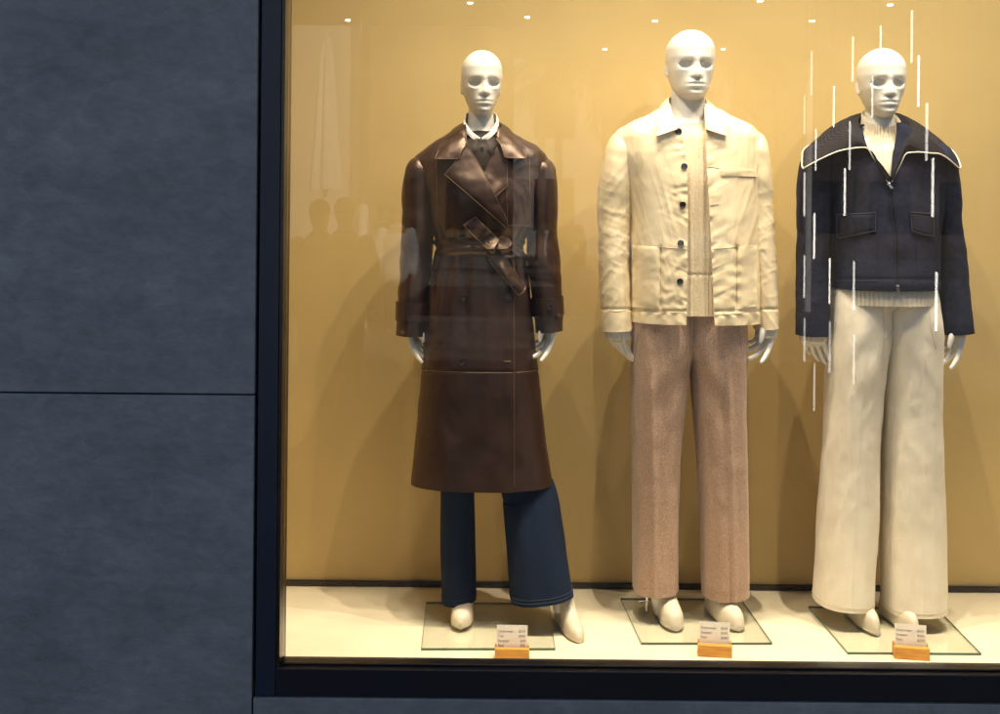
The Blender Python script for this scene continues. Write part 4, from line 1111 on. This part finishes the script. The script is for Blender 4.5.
g.build("zip_pull", M['metal'], zp)
# ------------------------------------------------------------------ glass plates, wooden stands, price cards
pg = bpy.data.materials.new("clear_plate_glass"); pg.use_nodes = True
n = pg.node_tree; n.nodes.clear()
o_ = n.nodes.new("ShaderNodeOutputMaterial"); mx = n.nodes.new("ShaderNodeMixShader"); tr = n.nodes.new("ShaderNodeBsdfTransparent"); gl = n.nodes.new("ShaderNodeBsdfGlossy")
tr.inputs["Color"].default_value = (0.985, 0.995, 0.985, 1); gl.inputs["Roughness"].default_value = 0.02
lw = n.nodes.new("ShaderNodeLayerWeight"); pw = n.nodes.new("ShaderNodeMath"); pw.operation = 'POWER'; pw.inputs[1].default_value = 5
ma = n.nodes.new("ShaderNodeMath"); ma.operation = 'MULTIPLY_ADD'; ma.inputs[1].default_value = 0.9; ma.inputs[2].default_value = 0.03
n.links.new(lw.outputs["Facing"], pw.inputs[0]); n.links.new(pw.outputs[0], ma.inputs[0]); n.links.new(ma.outputs[0], mx.inputs[0])
n.links.new(tr.outputs[0], mx.inputs[1]); n.links.new(gl.outputs[0], mx.inputs[2]); n.links.new(mx.outputs[0], o_.inputs[0])
M['gedge'] = mat("green_glass_edge", (0.05, 0.13, 0.09), 0.15, 0.6)
M['wood'] = mat("oiled_oak", (0.74, 0.36, 0.07), 0.45, 0.4, col2=(0.56, 0.24, 0.035), vscale=16, stretch=(1, 6, 14), detail=6, bump=0.15, bscale=40)
M['card'] = mat("price_card_paper", (0.78, 0.73, 0.66), 0.6, 0.3)
M['ink'] = mat("grey_ink", (0.22, 0.18, 0.16), 0.7)
def plate(corners, label, rod=None):
    """corners: front left, front right, back right, back left as photo pixels on the floor"""
    C = []
    for px, py in corners:
        t = (CZ - ZF - .008) * F
        u = px - CX; v = py - HY; vv = -SI * u + CO * v
        D = t / vv
        p = W(px, py, D + CAMY); C.append((p[0], p[1]))
    C = np.array(C); c = C.mean(0)
    r = empty("glass_plate", (c[0], c[1], ZF), label, "base plate", "glass base plates")
    z0, z1 = ZF + .0008, ZF + .0086
    g = Geo()
    g.add([(x, y, z0) for x, y in C] + [(x, y, z1) for x, y in C], [(3, 2, 1, 0), (4, 5, 6, 7), (0, 1, 5, 4), (1, 2, 6, 5), (2, 3, 7, 6), (3, 0, 4, 7)])
    g.build("glass_sheet", pg, r, smooth=False)
    # polished green rim
    g = Geo()
    O = c + (C - c) * 1.0035
    I = c + (C - c) * 1.0008
    for i in range(4):
        j = (i + 1) % 4
        g.add([(*I[i], z0 + .0004), (*I[j], z0 + .0004), (*O[j], z0 + .0004), (*O[i], z0 + .0004), (*I[i], z1 - .0004), (*I[j], z1 - .0004), (*O[j], z1 - .0004), (*O[i], z1 - .0004)], [(3, 2, 1, 0), (4, 5, 6, 7), (0, 1, 5, 4), (1, 2, 6, 5), (2, 3, 7, 6), (3, 0, 4, 7)])
    g.build("plate_rim", M['gedge'], r, smooth=False)
    if rod:
        x, y = rod
        g = Geo(); rounded_cord(g, [(x, y, z1), (x, y, z1 + .05), (x + .01, y - .01, z1 + .09)], [.005, .005, .005])
        rounded_cord(g, [(x - .022, y, z1 + .035), (x, y, z1 + .035)], [.007, .005])
        g.build("support_rod", M['metal'], r)
plate([(421.5, 648), (555, 648), (549, 603), (426.5, 602)], "clear square glass plate under the boots of the mannequin in the leather trench coat", rod=None)
rx = W(647, 606, .40)
plate([(641.5, 642.5), (772, 642.5), (741, 598.5), (620.5, 598)], "clear glass plate under the slip-on shoes of the mannequin in the cream jacket", rod=(rx[0], .40))
plate([(848, 652), (981, 653), (937, 608), (808.5, 606)], "clear glass plate under the mannequin in the navy jacket, nearest the right edge")

def stand(px, py, wpx, hpx, yaw, lines, lab1, lab2, dep=.045):
    y = (CZ - ZF) * F / (-SI * (px - CX) + CO * (py - HY)) + CAMY
    p = W(px, py, y); k = (y - CAMY) / F
    w_, h_ = wpx * k, hpx * k
    r = empty("card_stand", (p[0], y + dep / 2, ZF), lab1, "card stand", "wooden price card stands")
    r.rotation_euler.z = 0
    R = lambda x, yy: (math.cos(yaw) * x - math.sin(yaw) * yy, math.sin(yaw) * x + math.cos(yaw) * yy)
    # block: lower front lip, a slot and a taller back
    prof = [(-dep/2, 0.0004), (dep/2, 0.0004), (dep/2, h_ * 1.12), (dep * .12, h_ * 1.12), (dep * .10, h_ * .5), (dep * .02, h_ * .5), (0, h_), (-dep/2, h_)]
    g = Geo(); V = []
    for s in (-1, 1):
        for yy, z in prof:
            x_, y_ = R(s * w_ / 2, yy); V.append((p[0] + x_, y + dep / 2 + y_, ZF + z))
    m_ = len(prof)
    fs = [(0, 1, 2, 3, 4, 5, 6, 7)[::-1], tuple(range(m_, 2 * m_))] + [(i, (i + 1) % m_, m_ + (i + 1) % m_, m_ + i) for i in range(m_)]
    g.add(V, fs)
    blk = g.build("oak_block", M['wood'], r, smooth=False, bevel=.0012)
    # card leaning back in the slot
    cw, ch, th = w_ * .90, 0.0755, .0008
    lean = math.radians(8)
    cx0, cy0, cz0 = p[0] + R(0, dep * .05)[0], y + dep / 2 + R(0, dep * .05)[1], ZF + h_ * .5
    cobj = empty("price_card", (cx0, cy0, cz0), lab2, "price card", "price cards on the window floor")
    rot = Matrix.Rotation(yaw, 4, 'Z') @ Matrix.Rotation(-lean, 4, 'X')
    cobj.matrix_world = Matrix.Translation((cx0, cy0, cz0)) @ rot
    g = Geo().box(-cw/2, cw/2, -th/2, th/2, 0, ch)
    me = g.mesh("paper", smooth=False); me.materials.append(M['card'])
    po = bpy.data.objects.new("paper", me); COL.objects.link(po); po.parent = cobj
    ntop = len(lines)
    hx = h_ * .5
    z_first = ch - .0205
    gm_ = []
    for i, (a, c_) in enumerate(lines):
        for tx, al, xx in ((a, 'LEFT', -cw / 2 + .004), (c_, 'RIGHT', cw / 2 - .006)):
            fc = bpy.data.curves.new("lettering", 'FONT'); fc.body = tx; fc.align_x = al; fc.size = .0098; fc.extrude = .0001
            fo = bpy.data.objects.new("lettering", fc); COL.objects.link(fo)
            fo.matrix_world = Matrix.Translation((xx, -th/2 - .0003, z_first - i * .0132)) @ Matrix.Rotation(math.pi / 2, 4, 'X')
            dg = bpy.context.evaluated_depsgraph_get()
            tm = bpy.data.meshes.new_from_object(fo.evaluated_get(dg)); tm.transform(fo.matrix_world)
            bpy.data.objects.remove(fo); bpy.data.curves.remove(fc)
            gm_.append(tm)
    gg = Geo()
    for tm in gm_:
        gg.add([tuple(v.co) for v in tm.vertices], [tuple(q.vertices) for q in tm.polygons]); bpy.data.meshes.remove(tm)
    lm = gg.mesh("lettering", smooth=False, fix=False); lm.materials.append(M['ink'])
    lo = bpy.data.objects.new("lettering", lm); COL.objects.link(lo); lo.parent = cobj
stand(512, 659.8, 34.5, 10.5, 0.0, [("Outerwear", "$270"), ("Top", "$245"), ("Sweater", "$70"), ("Pant", "$70")],
      "small oak block on the floor in front of the trench coat mannequin", "white card with four lines of prices in front of the trench coat mannequin", dep=.035)
stand(716, 657.6, 33.5, 11.5, math.radians(-7), [("Outerwear", "$345"), ("Sweater", "$245"), ("Pant", "$290")],
      "small oak block on the floor in front of the cream jacket mannequin", "white price card standing before the slip-on shoes of the cream jacket mannequin")
stand(913.5, 660.2, 34, 11.8, math.radians(-10), [("Outerwear", "$435"), ("Sweater", "$245"), ("Pant", "$220")],
      "small oak block on the floor in front of the navy jacket mannequin", "white price card below the ivory trousers of the navy jacket mannequin")
# ------------------------------------------------------------------ the street in front of the shop, seen mirrored in the glass
M['pave'] = mat("grey_paving", (0.13, 0.125, 0.12), 0.75, 0.3, var=0.25, vscale=1.3, bump=0.2, bscale=30)
M['plaza'] = mat("pale_stone_paving", (0.19, 0.18, 0.165), 0.75, 0.3, var=0.2, vscale=.8)
M['soffit'] = mat("pale_grey_soffit", (0.75, 0.73, 0.70), 0.7, var=0.05, vscale=.6)
M['farwall'] = mat("sand_stone_facade", (0.13, 0.105, 0.08), 0.8, var=0.2, vscale=.5)
M['palefront'] = mat("pale_stone_facade", (0.48, 0.45, 0.42), 0.8, var=0.15, vscale=.5)
M['farwin'] = mat("dark_window_glass", (0.03, 0.035, 0.045), 0.15, 0.6)
M['palew'] = mat("pale_white", (0.75, 0.75, 0.76), 0.8, var=0.06, vscale=.8)
M['trunk'] = mat("palm_bark", (0.17, 0.12, 0.08), 0.9, var=0.35, vscale=9, bump=0.5, bscale=14, stretch=(1, 1, 4))
M['frond'] = mat("palm_leaf", (0.055, 0.075, 0.03), 0.6, var=0.4, vscale=6)
TUB = [mat("lit_white_tube", (0.9, 0.9, 0.88), 0.4, emit=(1.0, 0.95, 0.86), estr=e) for e in (11.0, 7.5, 4.0)]
M['lamp'] = mat("lit_downlight", (0.9, 0.9, 0.88), 0.4, emit=(1.0, 0.94, 0.82), estr=26.0)
M['cable'] = mat("thin_steel_cable", (0.2, 0.2, 0.2), 0.4, metal=0.8)
tag(boxobj("pavement", M['pave'], None, -60, 60, -90, FRY - 0.01, -0.3, 0.0), kind='structure')
tag(boxobj("plaza", M['plaza'], None, -60, 60, -90, -15.0, -0.28, 0.004), kind='structure')
boxobj("plinth", M['core'], bld, -4.4, 7.2, FRY - 0.008, FRY + 0.03, 0.001, 0.017)

ZS = 4.28
Dn, Dl, Dr = 13.2, (ZS - CZ) * F / (HY - 27), (ZS - CZ) * F / (HY - 59)
yl, yr, yn = [float(WR(500, 200, D)[1]) for D in (Dl, Dr, Dn)]
can = empty("street_canopy", (2.0, (yn + yr) / 2, 0), "pale canopy roof with round downlights on slim posts across the street, mirrored in the glass", "canopy")
xs = float(WR(512, 57, Dr)[0])
P0 = WR(796, 60, Dr); 
g = Geo()
# slab outline: far edge steps nearer on the left and curves towards the shop on the right
out = [(-7.0, yn), (-7.0, yl), (xs, yl), (xs, yr)]
for k in range(9):
    a = k / 8.0
    q = WR(796 + 150 * a, 60 - 64 * a ** 1.25, 1.0)
    D = (ZS - CZ) * F / (HY - (60 - 64 * a ** 1.25)); q = WR(796 + 150 * a, 60 - 64 * a ** 1.25, D); out.append((q[0], q[1]))
out.append((out[-1][0], yn))
nn = len(out)
g.add([(x, y, ZS) for x, y in out] + [(x, y, ZS + .25) for x, y in out], [tuple(range(nn)), tuple(range(nn, 2 * nn))[::-1]] + [(i, (i + 1) % nn, nn + (i + 1) % nn, nn + i) for i in range(nn)])
g.build("roof_slab", M['soffit'], can, smooth=False)
for px, py in ((348, 21), (527, 18), (655, 22), (812, 22), (605, 50), (723, 50), (470, 4), (760, 2), (890, 6)):
    D = (ZS - CZ - .02) * F / (HY - py + 0.01 * (px - 500)); q = WR(px, py, D)
    an = np.arange(16) * 2 * np.pi / 16
    gg = Geo(); r0 = np.stack([q[0] + .036 * np.cos(an), q[1] + .036 * np.sin(an), np.full(16, ZS - .02)], -1)
    gg.grid(np.stack([r0, r0 + [0, 0, .018]]), True); gg.fan(r0, r0.mean(0)); gg.fan(r0 + [0, 0, .018], r0.mean(0) + [0, 0, .018])
    gg.build("downlight", M['lamp'], can)
for x, y in ((-6.6, yl + .4), (-1.9, yl + .4), (5.2, yr + .4)):
    gg = Geo(); rounded_cord(gg, [(x, y, .0), (x, y, ZS - .001)], [.07, .07]); gg.build("post", M['soffit'], can)

# tube lights hanging in a loose cloud from a frame
tubes = [(811.7, 51.6, 94.7), (853, 37.7, 81), (880.8, 26, 50), (912, 11, 62), (918.7, 56, 106), (927, 104, 160), (933, 159, 216), (872.5, 77, 117), (834, 87, 127), (804.6, 96, 133), (816, 130, 170),
         (850, 122, 169), (845, 169, 215), (804.6, 173, 215), (814.5, 214, 258), (804.6, 256, 297), (830, 259, 303), (854, 262, 309), (936.5, 273, 330), (804.6, 319, 361), (830, 322, 372), (854, 336, 383), (814.5, 364, 410)]
q0 = WR(870, 20, 8.2)
pend = empty("hanging_light_cluster", (q0[0], q0[1], 3.9), "cluster of slender white tube lights hanging on thin cables, mirrored over the navy jacket mannequin", "pendant lights")
for i, (px, y0, y1) in enumerate(tubes):
    D = 46.0 / max(38, min(56, y1 - y0)) * 8.2
    a, b2 = WR(px, y0, D), WR(px, y1, D)
    gg = Geo(); rounded_cord(gg, [(a[0], a[1], a[2]), (a[0], a[1], b2[2])], [.0062, .0062], 8)
    t_ = gg.build("light_tube", TUB[2 if y0 > 310 or px < 830 and y0 < 130 else i % 2], pend)
    gg = Geo(); cord(gg, np.array([(a[0], a[1], a[2] + .012), (a[0], a[1], 3.9)]), .0012, 5); gg.build("cable", M['cable'], t_)
gg = Geo(); gg.box(1.6, 3.6, q0[1] - 1.2, q0[1] + 1.4, 3.9, 3.93); gg.build("ceiling_frame", M['soffit'], pend, smooth=False)
for x in (1.7, 3.5):
    gg = Geo(); cord(gg, np.array([(x, q0[1], 3.931), (x, q0[1] - .2, 6), (x, -.47, 6.6)]), .012, 6); gg.build("tie_rod", M['cable'], pend)

# palms beyond the canopy
rp = random.Random(5)
def palm(px, D, wpx, top, label):
    q = WR(px, 212, D); x, y = q[0], q[1]; k = D / F
    r = empty("palm_tree", (x, y, 0), label, "palm tree", "palms along the street")
    g = Geo(); rounded_cord(g, [(x, y, 0), (x + .05, y, top * .5), (x - .03, y, top)], [wpx * k * .62, wpx * k * .48, wpx * k * .55], 14); g.build("trunk", M['trunk'], r)
    g = Geo()
    for i in range(46):
        az = rp.uniform(0, 2 * math.pi); el = rp.uniform(-1.1, 1.1); L = rp.uniform(1.2, 1.9)
        pts = []
        for t in np.linspace(0, 1, 7):
            e = el - 1.5 * t
            pts.append((pts[-1][0] + L / 6 * math.cos(e), pts[-1][1] + L / 6 * math.sin(e)) if pts else (0, 0))
        dx, dy = math.cos(az), math.sin(az)
        S = [np.array((x + dx * a, y + dy * a, top + b_)) for a, b_ in pts]
        side = np.array((-dy, dx, 0))
        for j in range(1, 7):
            for s in (-1, 1):
                for h in range(3):
                    o = S[j - 1] + (S[j] - S[j - 1]) * h / 3
                    tip = o + side * s * .30 * (1.15 - j / 7) + (S[j] - S[j - 1]) * .9 + np.array((0, 0, -.14 - rp.uniform(0, .1)))
                    wv = (S[j] - S[j - 1]) * .16
                    g.add([o, o + wv, tip], [(0, 1, 2)])
        cord(g, np.array(S), .012, 4)
    g.build("crown", M['frond'], r, smooth=False, fix=False)
for i, (px, D, wp, top) in enumerate(((556, 27, 8, 5.2), (604, 25, 9, 4.9), (637, 29, 8, 5.4), (738, 26, 9, 5.1), (765, 22, 12, 4.7), (540, 40, 7, 6.0))):
    palm(px, D, wp, top, ("slim palm tree farthest left in the row mirrored in the glass", "palm tree with a low shaggy crown mirrored left of the cream jacket", "tall palm tree mirrored close beside the middle mannequin's head",
                          "palm tree mirrored just right of the middle mannequin's head", "thick palm trunk mirrored between the middle and right mannequins", "distant palm tree mirrored between the two left mannequins")[i])
# buildings beyond
def far_block(x0, x1, y0, y1, z1, label, m, wins=True):
    r = empty("far_building", ((x0 + x1) / 2, (y0 + y1) / 2, 0), label, "building")
    boxobj("facade", m, r, x0, x1, y0, y1, 0, z1)
    if wins:
        for zz in np.arange(1.0, z1 - 2, 3.4):
            for xx in np.arange(x0 + .8, x1 - 1.8, 2.6):
                boxobj("window", M['farwin'], r, xx, xx + 1.5, y1 + .004, y1 + .05, zz, zz + 1.9)
xa, xb = float(WR(514, 100, 44)[0]), float(WR(742, 100, 44)[0])
yb = float(WR(500, 100, 44)[1])
far_block(xa, xb, yb - 6, yb, 14, "pale stone building with dark windows behind the palms mirrored in the glass", M['palefront'])
far_block(float(WR(356, 100, 44)[0]), xa - .02, yb - 6, yb - .5, 14, "brown building with dark windows mirrored behind the leather trench coat", M['farwall'])
xc, xd = float(WR(776, 100, 44)[0]), float(WR(1150, 100, 44)[0])
far_block(xc, xd, yb - 6, yb + .5, 14, "sand coloured building with dark windows at the right end of the mirrored street", M['farwall'])
xe, xf = float(WR(200, 100, 40)[0]), float(WR(350, 100, 40)[0])
far_block(xe, xf, yb - 4, yb + 4, 14, "pale stone building at the left end of the mirrored street", M['palefront'])
xi, xj = float(WR(741, 100, 46)[0]), float(WR(776, 100, 46)[0])
far_block(xi, xj, yb - 9, yb - 2, 7.2, "plain white block added in place of bright sky in the gap between two far buildings", M['palew'], False)  # white block added to stand in for the bright sky gap
# a folded parasol made up to give the pale wedge mirrored on the left
q = WR(325, 212, 12.0); x0, y0 = q[0], q[1]
par = empty("added_parasol", (x0, y0, 0), "tall white folded parasol, made up for the pale wedge mirrored left of the trench coat", "parasol")
g = Geo(); rounded_cord(g, [(x0, y0, 0.03), (x0, y0, 3.45)], [.025, .02], 10); g.build("pole", M['soffit'], par)
g = Geo(); an = np.arange(32) * 2 * np.pi / 32
g.closed_tube(np.stack([np.stack([x0 + r_ * (1 + .22 * np.cos(an * 8)) * np.cos(an), y0 + r_ * (1 + .22 * np.cos(an * 8)) * np.sin(an), np.full(32, z_)], -1) for z_, r_ in ((3.40, .03), (3.2, .06), (2.8, .085), (2.3, .11), (1.95, .14), (1.85, .13))]))
g.build("folded_canopy", M['palew'], par)
g = Geo(); g.closed_tube(np.stack([np.stack([x0 + .3 * np.cos(an), y0 + .3 * np.sin(an), np.full(32, z_)], -1) for z_ in (.002, .05)])); g.build("foot", M['farwall'], par)

# passers-by mirrored on the left
M['pcoat'] = mat("dark_street_coat", (0.02, 0.02, 0.026), 0.8); M['ptrs'] = mat("dark_street_trousers", (0.03, 0.03, 0.04), 0.8)
M['pwht'] = mat("white_street_shirt", (0.6, 0.6, 0.6), 0.8); M['pskin'] = mat("person_skin", (0.38, 0.22, 0.15), 0.5); M['hair'] = mat("dark_hair", (0.02, 0.014, 0.01), 0.6)
def person(px, D, Hh, top_m, leg_m, label, walk=.16, yawd=0):
    q = WR(px, 300, D); ox, oy = q[0], q[1]; s = Hh / 1.75
    r = empty("person", (ox, oy, 0), label, "person", "passers-by in the mirrored street")
    V3 = lambda x, y, z: (ox + x * s, oy + y * s, z * s)
    g = Geo()
    hg = Geo(); head(hg, V3(0, 0, 1.625), .235 * s, math.radians(yawd)); g.v += hg.v; g.f += hg.f; g.n += hg.n
    rc = lambda gg, pts, rr: rounded_cord(gg, [V3(*p) for p in pts], [a * s for a in rr], 14)
    rc(g, [(0, 0.01, 1.56), (0, .01, 1.40)], [.055, .065])
    arms = [[(-.19, 0, 1.40), (-.25, .03, 1.12), (-.24, -.06, .86), (-.235, -.09, .76)], [(.19, 0, 1.40), (.25, -.02, 1.12), (.24, .05, .86), (.235, .08, .76)]]
    legs = [[(-.09, 0, .92), (-.10, -walk * .6, .50), (-.10, -walk, .09)], [(.09, 0, .92), (.10, walk * .4, .50), (.10, walk, .10)]]
    for a in arms: rc(g, a, [.05, .045, .034, .035])
    for l in legs: rc(g, l, [.085, .06, .04]); rc(g, [(l[-1][0], l[-1][1] + .06, .045), (l[-1][0], l[-1][1] - .14, .035)], [.045, .036])
    rc(g, [(0, 0, 1.38), (0, 0, 1.15), (0, 0, .95)], [.14, .13, .14])
    fused(g, "body", M['pskin'], r, voxel=.012, smooth=2)
    g = Geo()
    rc(g, [(0, 0, 1.41), (0, 0, 1.30), (0, 0, 1.1), (0, 0, .84)], [.12, .185, .175, .185])
    for a in arms: rc(g, a[:3], [.07, .062, .05])
    fused(g, "coat", top_m, r, voxel=.014, smooth=3)
    g = Geo()
    for l in legs: rc(g, l, [.105, .08, .06])
    fused(g, "trousers", leg_m, r, voxel=.014, smooth=3)
    hg = Geo(); th = np.linspace(0, 2.0, 12); ps = np.arange(20) * 2 * np.pi / 20
    K = np.stack([np.outer(np.sin(th), np.cos(ps)) * .092, np.outer(np.sin(th), np.sin(ps)) * .112 + .02, np.outer(np.cos(th), np.ones(20)) * .10 + .06], -1) * s + np.array(V3(0, 0, 1.625))
    hg.grid(K, True); hg.fan(K[-1], K[-1].mean(0)); hg.build("hair", M['hair'], r)
person(319, 9.6, 1.70, M['pcoat'], M['ptrs'], "person in a dark coat walking, left one of the close pair mirrored in the glass")
person(344, 9.9, 1.72, M['pcoat'], M['pcoat'], "person in a long dark outfit, right one of the close pair mirrored in the glass", walk=.1)
person(383, 17, 1.74, M['pwht'], M['ptrs'], "person in a white shirt standing farther off, mirrored left of the trench coat")
person(396, 15.5, 1.70, M['pwht'], M['ptrs'], "person in white with dark trousers, mirrored right beside the trench coat sleeve", walk=.05)
person(566, 18, 1.75, M['pcoat'], M['ptrs'], "person in dark clothes mirrored between the two left mannequins")
